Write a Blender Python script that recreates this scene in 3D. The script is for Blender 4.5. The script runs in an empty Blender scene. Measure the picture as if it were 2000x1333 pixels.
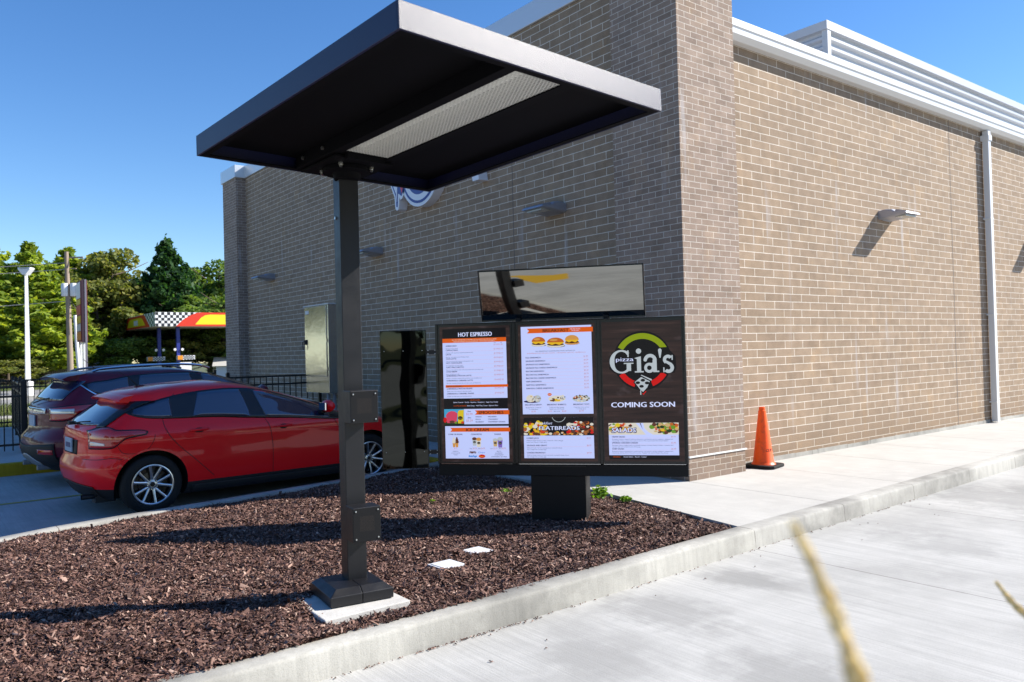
import bpy, math, random
import numpy as np
from mathutils import Vector, Matrix

random.seed(7); RNG = np.random.default_rng(11)
sc = bpy.context.scene
COL = sc.collection
rad = math.radians

# ------------------------------------------------------------------ camera, world, sun
cam_d = bpy.data.cameras.new('camera'); cam = bpy.data.objects.new('camera', cam_d); COL.objects.link(cam)
Rm = Matrix(((0.78864436, 0.01180067, -0.61473638),
             (-0.61430167, -0.02707911, -0.78860648),
             (-0.02595260, 0.99956364, -0.01410661)))
cam.matrix_world = Matrix.Translation((0, 0, 1.465)) @ Rm.to_4x4()
cam_d.sensor_width = 36; cam_d.lens = 28.0; cam_d.clip_start = 0.05; cam_d.clip_end = 2000
cam_d.dof.use_dof = True; cam_d.dof.focus_distance = 7.2; cam_d.dof.aperture_fstop = 4.2
sc.camera = cam
SUN_AZ, SUN_EL = 28.3, 34.8        # sun stands towards +x, 28 degrees round to -y
sdir = Vector((math.cos(rad(SUN_AZ)) * math.cos(rad(SUN_EL)), -math.sin(rad(SUN_AZ)) * math.cos(rad(SUN_EL)), math.sin(rad(SUN_EL))))
w = bpy.data.worlds.new('World'); sc.world = w; w.use_nodes = True
wn = w.node_tree.nodes; wl = w.node_tree.links
sky = wn.new('ShaderNodeTexSky'); sky.sky_type = 'NISHITA'; sky.sun_disc = False
sky.sun_elevation = rad(SUN_EL); sky.sun_rotation = math.atan2(sdir.x, sdir.y)
sky.altitude = 200; sky.air_density = 1.0; sky.dust_density = 0.15; sky.ozone_density = 3.0
hs = wn.new('ShaderNodeHueSaturation'); hs.inputs['Saturation'].default_value = 1.25; hs.inputs['Hue'].default_value = 0.507
wl.new(sky.outputs[0], hs.inputs['Color']); wl.new(hs.outputs[0], wn['Background'].inputs[0]); wn['Background'].inputs[1].default_value = 0.100
sd = bpy.data.lights.new('sun', 'SUN'); sd.energy = 5.0; sd.angle = rad(0.55); sd.color = (1.0, 0.95, 0.87)
so = bpy.data.objects.new('sun', sd); COL.objects.link(so); so.rotation_euler = sdir.to_track_quat('Z', 'Y').to_euler()
so.location = sdir * 30
sc.view_settings.view_transform = 'Standard'; sc.view_settings.look = 'None'
sc.view_settings.exposure = 0.95; sc.view_settings.gamma = 1.0

# ------------------------------------------------------------------ helpers
class MB:
    """collects geometry for one mesh object"""
    def __init__(s): s.v = []; s.f = []; s.m = []; s.uv = None
    def add(s, verts, faces, mi=0):
        b = len(s.v); s.v.extend([tuple(p) for p in verts])
        s.f.extend([tuple(b + i for i in f) for f in faces]); s.m.extend([mi] * len(faces))
    def box(s, x0, x1, y0, y1, z0, z1, mi=0, M=None):
        vs = [Vector(p) for p in ((x0,y0,z0),(x1,y0,z0),(x1,y1,z0),(x0,y1,z0),(x0,y0,z1),(x1,y0,z1),(x1,y1,z1),(x0,y1,z1))]
        if M is not None: vs = [M @ p for p in vs]
        s.add(vs, [(0,3,2,1),(4,5,6,7),(0,1,5,4),(1,2,6,5),(2,3,7,6),(3,0,4,7)], mi)
    def prism(s, poly, z0, z1, mi=0, M=None):
        n = len(poly)
        vs = [Vector((p[0], p[1], z0)) for p in poly] + [Vector((p[0], p[1], z1)) for p in poly]
        if M is not None: vs = [M @ p for p in vs]
        s.add(vs, [tuple(range(n))[::-1], tuple(range(n, 2*n))] + [(i, (i+1) % n, (i+1) % n + n, i + n) for i in range(n)], mi)
    def tube(s, pts, r, n=10, mi=0, cap=True):
        pts = [Vector(p) for p in pts]; rs = r if isinstance(r, (list, tuple)) else [r] * len(pts)
        vs = []; fs = []; up = Vector((0.13, 0.21, 1)).normalized()
        for i, p in enumerate(pts):
            d = (pts[min(i+1, len(pts)-1)] - pts[max(i-1, 0)]).normalized()
            a = d.cross(up)
            if a.length < 0.05: a = d.cross(Vector((1, 0, 0)))
            a.normalize(); b = d.cross(a)
            for k in range(n):
                t = 2 * math.pi * k / n; vs.append(p + (a * math.cos(t) + b * math.sin(t)) * rs[i])
        for i in range(len(pts) - 1):
            for k in range(n):
                fs.append((i*n+k, i*n+(k+1) % n, (i+1)*n+(k+1) % n, (i+1)*n+k))
        if cap: fs.append(tuple(range(n))); fs.append(tuple(range((len(pts)-1)*n, len(pts)*n))[::-1])
        s.add(vs, fs, mi)
    def lathe(s, prof, n=24, mi=0, M=None, axis='z'):
        vs = []; fs = []
        for (r, h) in prof:
            for k in range(n):
                t = 2*math.pi*k/n; p = Vector((r*math.cos(t), r*math.sin(t), h))
                if axis == 'y': p = Vector((p.x, p.z, p.y))
                vs.append(M @ p if M is not None else p)
        for i in range(len(prof)-1):
            for k in range(n): fs.append((i*n+k, i*n+(k+1) % n, (i+1)*n+(k+1) % n, (i+1)*n+k))
        s.add(vs, fs, mi)
    def build(s, name, mats, parent=None, smooth=False, bevel=0, uv=None, loc=None, M=None, sharp=35):
        me = bpy.data.meshes.new(name); me.from_pydata(s.v, [], s.f)
        if not isinstance(mats, (list, tuple)): mats = [mats]
        for m in mats: me.materials.append(m)
        if len(mats) > 1: me.polygons.foreach_set('material_index', s.m)
        if uv:
            l = me.uv_layers.new(name='UVMap')
            vi = np.empty(len(me.loops), dtype=np.int32); me.loops.foreach_get('vertex_index', vi)
            co = np.array(s.v); pn = [p.normal.copy() for p in me.polygons]; out = np.zeros((len(me.loops), 2))
            for p in me.polygons:
                for li in p.loop_indices:
                    c = co[vi[li]]; nn = pn[p.index]
                    if abs(nn[0]) > 0.5: out[li] = (c[1], c[2])
                    elif abs(nn[1]) > 0.5: out[li] = (c[0], c[2])
                    else: out[li] = (c[0], c[1])
            l.data.foreach_set('uv', out.ravel())
        me.validate(); me.update()
        if smooth:
            me.shade_smooth()
            try: me.set_sharp_from_angle(angle=rad(sharp))
            except Exception: pass
        o = bpy.data.objects.new(name, me); COL.objects.link(o)
        if parent is not None: o.parent = parent
        if loc is not None: o.location = loc
        if M is not None: o.matrix_basis = M
        if bevel:
            bv = o.modifiers.new('bevel', 'BEVEL'); bv.width = bevel; bv.segments = 2; bv.limit_method = 'ANGLE'; bv.angle_limit = rad(40)
        return o

def thing(name, label, cat, loc=(0, 0, 0), rz=0.0, group=None):
    o = bpy.data.objects.new(name, None); COL.objects.link(o); o.location = loc; o.rotation_euler = (0, 0, rz)
    o.empty_display_size = 0.2; o['label'] = label; o['category'] = cat
    if group: o['group'] = group
    return o
def tag(o, label, cat, group=None, kind=None):
    o['label'] = label; o['category'] = cat
    if group: o['group'] = group
    if kind: o['kind'] = kind
    return o
def struct(o): o['kind'] = 'structure'; return o
def copy_tree(o, parent=None):
    c = o.copy(); COL.objects.link(c); c.parent = parent
    for ch in list(o.children): copy_tree(ch, c)
    return c

def lin(r, g, b):
    f = lambda c: (c/255/12.92) if c/255 <= 0.04045 else ((c/255+0.055)/1.055)**2.4
    return (f(r), f(g), f(b), 1)

def mat(name, col=(0.5,0.5,0.5), rough=0.6, metal=0.0, spec=0.5, coat=0.0, emis=None, estr=0.0):
    m = bpy.data.materials.new(name); m.use_nodes = True; b = m.node_tree.nodes['Principled BSDF']
    b.inputs['Base Color'].default_value = (*col[:3], 1); b.inputs['Roughness'].default_value = rough
    b.inputs['Metallic'].default_value = metal; b.inputs['Specular IOR Level'].default_value = spec
    b.inputs['Coat Weight'].default_value = coat; b.inputs['Coat Roughness'].default_value = 0.03
    if emis: b.inputs['Emission Color'].default_value = (*emis[:3], 1); b.inputs['Emission Strength'].default_value = estr
    return m
class NT:
    def __init__(s, m): s.m = m; s.n = m.node_tree.nodes; s.l = m.node_tree.links; s.b = s.n['Principled BSDF']
    def nd(s, t, **k):
        x = s.n.new(t)
        for a, v in k.items(): setattr(x, a, v)
        return x
    def lk(s, a, b): s.l.new(a, b)
    def coord(s, which='Object', scale=(1,1,1), rot=(0,0,0), src=None):
        mp = s.nd('ShaderNodeMapping'); mp.inputs['Scale'].default_value = scale; mp.inputs['Rotation'].default_value = rot
        if src is None:
            if which == 'World':
                g = s.nd('ShaderNodeNewGeometry'); src = g.outputs['Position']
            else: src = s.nd('ShaderNodeTexCoord').outputs[which]
        s.lk(src, mp.inputs[0]); return mp.outputs[0]
    def noise(s, vec, scale=5, detail=4, rough=0.55, dist=0.0):
        x = s.nd('ShaderNodeTexNoise'); x.inputs['Scale'].default_value = scale; x.inputs['Detail'].default_value = detail
        x.inputs['Roughness'].default_value = rough; x.inputs['Distortion'].default_value = dist; s.lk(vec, x.inputs['Vector']); return x.outputs['Fac']
    def ramp(s, fac, stops):
        r = s.nd('ShaderNodeValToRGB'); e = r.color_ramp.elements
        while len(e) < len(stops): e.new(0.5)
        for i, (p, c) in enumerate(stops):
            e[i].position = p; e[i].color = (*c[:3], 1) if not isinstance(c, (int, float)) else (c, c, c, 1)
        s.lk(fac, r.inputs[0]); return r.outputs[0]
    def mix(s, a, b, fac, mode='MIX'):
        x = s.nd('ShaderNodeMix', data_type='RGBA', blend_type=mode)
        for i, v in ((0, fac), (6, a), (7, b)):
            if hasattr(v, 'is_linked') or hasattr(v, 'links'): s.lk(v, x.inputs[i])
            elif i == 0: x.inputs[0].default_value = v
            else: x.inputs[i].default_value = (*v[:3], 1)
        return x.outputs[2]
    def math(s, op, a, b=0.5, c=None):
        x = s.nd('ShaderNodeMath', operation=op)
        for i, v in enumerate((a, b) if c is None else (a, b, c)):
            if hasattr(v, 'links'): s.lk(v, x.inputs[i])
            else: x.inputs[i].default_value = v
        return x.outputs[0]
    def bump(s, h, dist=0.01, strength=1.0, prev=None):
        x = s.nd('ShaderNodeBump'); x.inputs['Distance'].default_value = dist; x.inputs['Strength'].default_value = strength
        s.lk(h, x.inputs['Height'])
        if prev is not None: s.lk(prev, x.inputs['Normal'])
        return x.outputs[0]

def brick_mat(name, bw, bh, mortar, c1, c2, cm, tint):
    m = mat(name, rough=0.88, spec=0.25); t = NT(m)
    uv = t.coord('UV')
    br = t.nd('ShaderNodeTexBrick'); br.offset = 0.5; br.offset_frequency = 2
    br.inputs['Scale'].default_value = 1.0; br.inputs['Brick Width'].default_value = bw; br.inputs['Row Height'].default_value = bh
    br.inputs['Mortar Size'].default_value = mortar; br.inputs['Mortar Smooth'].default_value = 0.25; br.inputs['Bias'].default_value = 0.0
    br.inputs['Color1'].default_value = (*c1, 1); br.inputs['Color2'].default_value = (*c2, 1); br.inputs['Mortar'].default_value = (*cm, 1)
    # slightly wavy courses
    n0 = t.nd('ShaderNodeTexNoise'); n0.inputs['Scale'].default_value = 7; t.lk(uv, n0.inputs['Vector'])
    vm = t.nd('ShaderNodeVectorMath', operation='MULTIPLY_ADD'); t.lk(n0.outputs['Color'], vm.inputs[0])
    vm.inputs[1].default_value = (0.004, 0.004, 0); t.lk(uv, vm.inputs[2]); t.lk(vm.outputs[0], br.inputs['Vector'])
    big = t.noise(uv, 1.3, 3); fine = t.noise(uv, 90, 3, 0.7); mid = t.noise(uv, 6, 4)
    # a second brick pattern only as a per-brick random tint
    b2 = t.nd('ShaderNodeTexBrick'); b2.offset = 0.5; b2.offset_frequency = 2
    for k, v in (('Scale', 1.0), ('Brick Width', bw), ('Row Height', bh), ('Mortar Size', 0.0), ('Bias', -0.55)): b2.inputs[k].default_value = v
    b2.inputs['Color1'].default_value = (0, 0, 0, 1); b2.inputs['Color2'].default_value = (1, 1, 1, 1); b2.inputs['Mortar'].default_value = (0, 0, 0, 1)
    sh = t.nd('ShaderNodeMapping'); sh.inputs['Location'].default_value = (bw*8, bh*26, 0); t.lk(vm.outputs[0], sh.inputs[0]); t.lk(sh.outputs[0], b2.inputs['Vector'])
    inv = t.math('SUBTRACT', 1.0, br.outputs['Fac'])
    c = t.mix(br.outputs['Color'], tint, t.math('MULTIPLY', t.math('MULTIPLY', b2.outputs['Color'], inv), 0.55))
    c = t.mix(c, (0.25, 0.25, 0.25), t.ramp(fine, [(0.35, 0.35), (0.65, 0.0)]), 'MULTIPLY')
    c = t.mix(c, (1.25, 1.22, 1.18), t.ramp(big, [(0.3, 0.0), (0.7, 0.5)]), 'MULTIPLY')
    c = t.mix(c, (0.6, 0.58, 0.55), t.ramp(mid, [(0.35, 0.4), (0.6, 0.0)]), 'MULTIPLY')
    # pale mineral runs
    st = t.noise(t.coord('UV', (3.2, 0.28, 1)), 1.6, 3, 0.5)
    c = t.mix(c, (0.5, 0.49, 0.5), t.ramp(st, [(0.63, 0.0), (0.74, 0.42)]))
    sy = t.nd('ShaderNodeSeparateXYZ'); t.lk(uv, sy.inputs[0])          # damp stains and pale salts near the ground
    low = t.math('SUBTRACT', 1.0, t.math('DIVIDE', sy.outputs[1], 0.55)); low = t.math('ADD', low, t.math('MULTIPLY', t.math('SUBTRACT', mid, 0.5), 1.6))
    c = t.mix(c, (0.66, 0.62, 0.58), t.ramp(low, [(0.2, 0.0), (0.9, 0.55)]), 'MULTIPLY')
    pt = t.noise(t.coord('UV', (2.2, 1.1, 1)), 1.1, 5, 0.7)
    c = t.mix(c, (1.22, 1.12, 0.95), t.ramp(pt, [(0.56, 0.0), (0.7, 0.6)]), 'MULTIPLY')
    t.lk(c, t.b.inputs['Base Color'])
    h = t.math('SUBTRACT', t.math('MULTIPLY', fine, 0.25), br.outputs['Fac'])
    t.lk(t.bump(h, 0.008, 0.7), t.b.inputs['Normal'])
    return m

def concrete_mat(name, base=(0.55, 0.54, 0.50), dark=0.6, streak=(60, 1.2, 1), joints=None, jaxis=0, stains=0.5, sk=0.42, spots=()):
    m = mat(name, rough=0.85, spec=0.25); t = NT(m); wv = t.coord('World')
    a = t.noise(wv, 0.8, 5, 0.6); b = t.noise(wv, 3.5, 6, 0.65); f = t.noise(wv, 120, 3, 0.7)
    s1 = t.noise(t.coord('World', streak), 1.0, 4, 0.65); s2 = t.noise(t.coord('World', (streak[0]*0.25, streak[1]*0.35, streak[2]*0.3)), 1.0, 3, 0.6)
    c = t.mix(base, tuple(x*dark for x in base), t.ramp(a, [(0.40, stains), (0.60, 0.0)]))
    c = t.mix(c, tuple(x*1.14 for x in base), t.ramp(b, [(0.45, 0.0), (0.75, 0.6)]))
    c = t.mix(c, tuple(x*0.62 for x in base), t.ramp(s1, [(0.34, sk), (0.56, 0.0)]))
    c = t.mix(c, tuple(x*0.7 for x in base), t.ramp(s2, [(0.36, sk*0.8), (0.55, 0.0)]))
    c = t.mix(c, (0.55, 0.53, 0.5), t.ramp(f, [(0.3, 0.35), (0.5, 0.0)]), 'MULTIPLY')
    h = t.math('ADD', t.math('MULTIPLY', s1, 0.6), t.math('MULTIPLY', f, 0.5))
    nrm = t.bump(h, 0.004, 0.6)
    for (px_, py_, r_, k_) in spots:
        d_ = t.nd('ShaderNodeVectorMath', operation='DISTANCE'); mp_ = t.nd('ShaderNodeVectorMath', operation='MULTIPLY'); t.lk(wv, mp_.inputs[0]); mp_.inputs[1].default_value = (1.0, 0.55, 0.0); t.lk(mp_.outputs[0], d_.inputs[0]); d_.inputs[1].default_value = (px_, py_*0.55, 0)
        q_ = t.math('ADD', t.math('DIVIDE', d_.outputs['Value'], r_), t.math('MULTIPLY', t.math('SUBTRACT', b, 0.5), 2.2))
        c = t.mix(c, tuple(x*0.42 for x in base), t.ramp(q_, [(0.35, k_), (1.0, 0.0)]))
    if joints:
        sx = t.nd('ShaderNodeSeparateXYZ'); t.lk(wv, sx.inputs[0]); tot = None
        for ax, per, off, wid in joints:
            q = t.math('ADD', sx.outputs[ax], -off)
            q = t.math('ADD', q, t.math('MULTIPLY', t.noise(wv, 12, 2), 0.006))
            q = t.math('PINGPONG', q, per/2)                     # 0 on the joint
            q = t.math('LESS_THAN', q, wid)
            tot = q if tot is None else t.math('MAXIMUM', tot, q)
        c = t.mix(c, (0.11, 0.10, 0.09), t.math('MULTIPLY', tot, 0.85))
        nrm = t.bump(tot, -0.01, 0.6, nrm)
    t.lk(c, t.b.inputs['Base Color']); t.lk(nrm, t.b.inputs['Normal']); return m

# ------------------------------------------------------------------ materials
M = {}
M['cmu'] = brick_mat('block_masonry', 0.4064, 0.1016, 0.0055, (0.305,0.225,0.158), (0.36,0.268,0.190), (0.78,0.71,0.62), (0.42,0.31,0.205))
M['brick'] = brick_mat('brick_masonry', 0.2032, 0.06773, 0.0044, (0.28,0.208,0.162), (0.37,0.282,0.226), (0.66,0.60,0.53), (0.20,0.155,0.145))
M['road'] = concrete_mat('road_concrete', (0.475,0.468,0.445), 0.6, (75, 1.3, 1), joints=[(0, 14.0, 5.40, 0.004), (0, 14.0, 7.87, 0.004)], stains=0.55, spots=[(3.7, 3.35, 0.36, 0.42), (4.65, 3.45, 0.24, 0.45), (2.9, 3.0, 0.25, 0.22), (9.0, 3.0, 1.0, 0.42), (6.6, 2.9, 0.4, 0.3), (5.3, 1.3, 0.3, 0.25), (3.4, 2.1, 0.4, 0.35), (12.0, 2.0, 1.2, 0.35)])
M['walk'] = concrete_mat('walk_concrete', (0.505,0.49,0.455), 0.82, (40, 3, 1), sk=0.14, joints=[(0, 1.46, 5.41, 0.005)], stains=0.45)
M['kerb'] = concrete_mat('kerb_concrete', (0.47,0.455,0.415), 0.42, (22, 22, 1.6), joints=[(0, 1.42, 5.42, 0.004)], stains=0.9)
M['kerb_plain'] = concrete_mat('plain_kerb_concrete', (0.465,0.45,0.405), 0.42, (22, 22, 1.6), stains=0.9)
M['pad'] = concrete_mat('pad_concrete', (0.62,0.60,0.56), 0.75, (8, 8, 1))
M['yellow_paint'] = concrete_mat('yellow_painted_concrete', (0.50,0.33,0.02), 0.6, (10, 10, 1))
M['asphalt'] = concrete_mat('asphalt', (0.30,0.29,0.27), 0.7, (3, 3, 1))
M['black'] = mat('satin_black_metal', (0.005,0.005,0.007), 0.42, 0, 0.5)
M['fascia'] = mat('satin_black_coating_sky_tint', (0.004,0.006,0.036), 0.40, 0, 0.52)  # black coating; the blue of the reflected sky is put into its colour
t = NT(M['fascia']); nz = t.noise(t.coord('Object'), 260, 3, 0.7); t.lk(t.bump(nz, 0.0012, 0.8), t.b.inputs['Normal'])
M['matte_black'] = mat('matte_black_underside', (0.003,0.003,0.004), 0.7, 0, 0.08)
t = NT(M['black']); nz = t.noise(t.coord('Object'), 420, 2, 0.6); t.lk(t.bump(nz, 0.0008, 0.55), t.b.inputs['Normal'])
t.lk(t.ramp(t.noise(t.coord('Object'), 9, 4), [(0.3, 0.36), (0.7, 0.5)]), t.b.inputs['Roughness'])
M['black_smooth'] = mat('black_bezel', (0.008,0.008,0.009), 0.25, 0, 0.5)
M['black_panel'] = mat('charcoal_sheet_metal', (0.007,0.007,0.008), 0.5, 0, 0.25)
M['plastic'] = mat('black_plastic', (0.012,0.012,0.013), 0.6, 0, 0.4)
M['rubber'] = mat('rubber', (0.012,0.012,0.012), 0.75, 0, 0.3)
M['bolt'] = mat('zinc_bolt', (0.75,0.75,0.72), 0.3, 1.0)
M['alloy'] = mat('silver_alloy', (0.62,0.63,0.66), 0.28, 1.0)
M['white_metal'] = mat('white_coated_metal', (0.68,0.69,0.69), 0.35, 0.0, 0.5)
M['coping'] = mat('grey_coping_metal', (0.62,0.64,0.66), 0.3, 0.35, 0.5)
M['lamp_body'] = mat('grey_cast_aluminium', (0.36,0.38,0.44), 0.38, 0.6)
M['lamp_lens'] = mat('lamp_lens', (0.35,0.36,0.33), 0.15)
M['steel'] = mat('stainless_steel', (0.58,0.59,0.60), 0.18, 1.0)
t = NT(M['steel']); t.lk(t.bump(t.noise(t.coord('Object', (1,1,1)), 2.2, 3), 0.02, 0.25), t.b.inputs['Normal'])
M['mirror'] = mat('glossy_smoked_panel', (0.30,0.30,0.275), 0.035, 1.0)
M['mirror_wavy'] = mat('warped_smoked_panel', (0.17,0.175,0.165), 0.03, 1.0)
t = NT(M['mirror_wavy']); t.lk(t.bump(t.noise(t.coord('Object', (1.2,1,0.6)), 3.4, 1.0, 0.4), 0.035, 0.5), t.b.inputs['Normal'])
M['mesh_white'] = mat('white_expanded_metal', (0.62,0.62,0.57), 0.45, 0.2)
M['orange'] = mat('orange_vinyl', (0.9,0.10,0.006), 0.42, 0, 0.4)
t = NT(M['orange']); nn = t.noise(t.coord('Object'), 14, 5, 0.65)
t.lk(t.mix((0.95,0.10,0.006), (0.42,0.065,0.02), t.ramp(nn, [(0.52, 0.0), (0.75, 0.75)])), t.b.inputs['Base Color'])
M['cord'] = mat('marker_ink', (0.09,0.03,0.02), 0.8)
M['soil'] = mat('mulch_soil', (0.035,0.019,0.014), 0.95, 0, 0.1)
M['wood_grey'] = mat('weathered_wood', (0.20,0.175,0.145), 0.9)
M['fence_black'] = mat('black_fence_paint', (0.010,0.010,0.011), 0.4)
M['pole_wood'] = mat('utility_pole_wood', (0.27,0.21,0.155), 0.9)
M['cable'] = mat('grey_cable', (0.3,0.3,0.3), 0.6)
M['shed'] = mat('white_painted_boards', (0.72,0.71,0.68), 0.7)
M['blue_paint'] = mat('blue_painted_steel', (0.02,0.03,0.20), 0.4)
M['glass_dark'] = mat('tinted_glass', (0.004,0.006,0.010), 0.02, 0, 0.9, 0.3)
M['glass_mid'] = mat('car_window_glass', (0.008,0.018,0.055), 0.015, 0, 1.0, 0.6)  # dark glass with the sky's blue reflection worked into the base colour
M['red_paint'] = mat('bright_red_car_paint', (0.80,0.003,0.008), 0.4, 0.0, 0.2, 0.55)
M['maroon_paint'] = mat('maroon_car_paint', (0.105,0.004,0.022), 0.35, 0.0, 0.2, 0.45)
M['red_lens'] = mat('red_lamp_lens', (0.45,0.005,0.006), 0.08, 0, 0.6, 1.0)
M['clear_lens'] = mat('clear_lamp_lens', (0.62,0.60,0.58), 0.10, 0.3, 0.6, 1.0)
M['chrome'] = mat('chrome_trim', (0.8,0.8,0.82), 0.08, 1.0)
M['plate'] = mat('number_plate', (0.30,0.42,0.55), 0.4)
M['silver_plastic'] = mat('silver_skid_plate', (0.30,0.31,0.33), 0.4, 0.3)
M['seat'] = mat('seat_fabric', (0.03,0.03,0.035), 0.9)

# chips: every chip its own shade
m = mat('bark_mulch_chips', (0.1,0.05,0.04), 0.72, 0, 0.35); t = NT(m); g = t.nd('ShaderNodeNewGeometry')
c = t.ramp(g.outputs['Random Per Island'], [(0.0, (0.030,0.014,0.010)), (0.3, (0.075,0.036,0.027)), (0.62, (0.15,0.075,0.056)), (0.88, (0.23,0.13,0.098)), (1.0, (0.42,0.29,0.23))])
t.lk(c, t.b.inputs['Base Color']); M['chips'] = m
def leaf_mat(name, cols, trans=0.42):
    m = mat(name, cols[0], 0.6, 0, 0.25); t = NT(m); g = t.nd('ShaderNodeNewGeometry')
    n = len(cols); c = t.ramp(g.outputs['Random Per Island'], [(i/(n-1), q) for i, q in enumerate(cols)])
    t.lk(c, t.b.inputs['Base Color'])
    tr = t.nd('ShaderNodeBsdfTranslucent'); t.lk(t.mix(c, (1.5,1.5,0.6), 1.0, 'MULTIPLY'), tr.inputs[0])
    mx = t.nd('ShaderNodeMixShader'); mx.inputs[0].default_value = trans; t.lk(t.b.outputs[0], mx.inputs[1]); t.lk(tr.outputs[0], mx.inputs[2])
    t.lk(mx.outputs[0], t.n['Material Output'].inputs[0]); return m
M['leaf_pine'] = leaf_mat('yellow_green_pine_needles', [(0.106,0.176,0.028), (0.235,0.306,0.038), (0.400,0.447,0.047)])
M['leaf_dark'] = leaf_mat('dark_pine_needles', [(0.013,0.043,0.019), (0.029,0.081,0.027), (0.054,0.121,0.029)])
M['leaf_olive'] = leaf_mat('olive_leaves', [(0.093,0.121,0.029), (0.169,0.196,0.049), (0.280,0.261,0.075)])
M['leaf_green'] = leaf_mat('green_leaves', [(0.055,0.100,0.026), (0.109,0.181,0.036), (0.181,0.254,0.055)])
M['bark'] = mat('bark', (0.10,0.075,0.055), 0.95)
M['grass'] = leaf_mat('grass_blades', [(0.06,0.10,0.02), (0.12,0.16,0.04), (0.2,0.2,0.08)], 0.2)
M['weed'] = leaf_mat('bright_weed_leaves', [(0.10,0.22,0.02), (0.17,0.30,0.03), (0.22,0.34,0.05)], 0.3)
M['straw'] = leaf_mat('straw_seed_heads', [(0.66,0.50,0.22), (0.80,0.66,0.34), (0.88,0.76,0.48)], 0.25)

# ------------------------------------------------------------------ ground
G0 = -0.15
b = MB(); b.add([(-400,-400,G0-0.05),(400,-400,G0-0.05),(400,500,G0-0.05),(-400,500,G0-0.05)], [(0,1,2,3)])
gm = mat('far_grass_ground', (0.07,0.085,0.03), 0.95); t = NT(gm)
t.lk(t.ramp(t.noise(t.coord('World'), 0.5, 5), [(0.35, (0.05,0.07,0.02)), (0.65, (0.12,0.12,0.05))]), t.b.inputs['Base Color'])
struct(b.build('ground', gm))
GL = G0-0.03      # the parking lane lies a little lower
b = MB(); vs = [(x_, y_, z_) for (y_, z_) in ((-14, G0), (6.4, G0), (8.3, GL), (22, GL)) for x_ in (-40, 60)]
b.add(vs, [(2*i, 2*i+1, 2*i+3, 2*i+2) for i in range(3)]); struct(b.build('road', M['road']))
b = MB(); b.add([(-60,27.5,G0+0.004),(60,27.5,G0+0.004),(60,66,G0+0.004),(-60,66,G0+0.004)], [(0,1,2,3)]); struct(b.build('parking_lot', M['asphalt']))
for i, (y0, y1) in enumerate(((26.9, 27.1), (33.0, 33.15), (44.0, 44.2))):
    b = MB(); b.box(-50, 6.9 if y0 < 28 else 50, y0, y1, G0-0.02, G0+0.14); struct(b.build('far_kerb', M['kerb'], bevel=0.02))

def sweep(b, path, prof, mi=0):
    """profile (offset to the left of travel, z) swept along a 2D path, mitred"""
    P = [Vector(p) for p in path]; n = len(prof); vs = []
    for i, p in enumerate(P):
        d1 = (P[i]-P[i-1]).normalized() if i else (P[1]-P[0]).normalized()
        d2 = (P[i+1]-P[i]).normalized() if i < len(P)-1 else d1
        n1 = Vector((-d1.y, d1.x)); n2 = Vector((-d2.y, d2.x)); nn = (n1+n2).normalized(); k = 1/max(0.3, nn.dot(n1))
        for o, z in prof: vs.append((p.x+nn.x*o*k, p.y+nn.y*o*k, z))
    fs = [(i*n+k, (i+1)*n+k, (i+1)*n+k+1, i*n+k+1) for i in range(len(P)-1) for k in range(n-1)]
    fs += [tuple(range(n)), tuple(range((len(P)-1)*n, len(P)*n))[::-1]]
    b.add(vs, fs, mi)
def arc(cx, cy, r, a0, a1, n):
    return [(cx+r*math.cos(rad(a0+(a1-a0)*i/n)), cy+r*math.sin(rad(a0+(a1-a0)*i/n))) for i in range(n+1)]
def wob(path, step=0.25, amp=0.004):
    out = []
    for (x0,y0),(x1,y1) in zip(path[:-1], path[1:]):
        k = max(1, int(math.hypot(x1-x0, y1-y0)/step))
        for i in range(k): out.append((x0+(x1-x0)*i/k+random.uniform(-amp,amp), y0+(y1-y0)*i/k+random.uniform(-amp,amp)))
    out.append(path[-1]); return out
# island outline: front kerb -> sidewalk edge -> back kerb -> rounded west end
kerb_prof = [(0.0, G0-0.1), (0.004, G0+0.02), (0.014, -0.022), (0.018, -0.008), (0.027, 0.0), (0.168, 0.002), (0.178, -0.008), (0.18, -0.06), (0.18, G0-0.1)]
front = wob([(-3.2, 3.98), (-2.2, 3.82), (-1.0, 3.77), (1.0, 3.762), (2.9, 3.768), (3.6, 3.785), (4.3, 3.806), (4.9, 3.828), (5.415, 3.85)], amp=0.003)
west = [(-2.0, 6.55), (-2.9, 6.3), (-3.9, 5.8), (-4.35, 5.2), (-4.15, 4.50), (-3.2, 3.98)]
b = MB(); sweep(b, west + front[1:], kerb_prof); struct(b.build('front_kerb', M['kerb_plain'], smooth=True, sharp=50))
back = [(5.93, 9.30), (5.0, 9.02), (4.11, 8.83), (2.53, 8.53), (1.5, 8.36), (1.11, 8.28), (0.62, 8.10), (-0.5, 7.52), (-2.0, 6.55)]
b = MB(); sweep(b, wob(back), kerb_prof); struct(b.build('back_kerb', M['kerb'], smooth=True, sharp=50))

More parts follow.
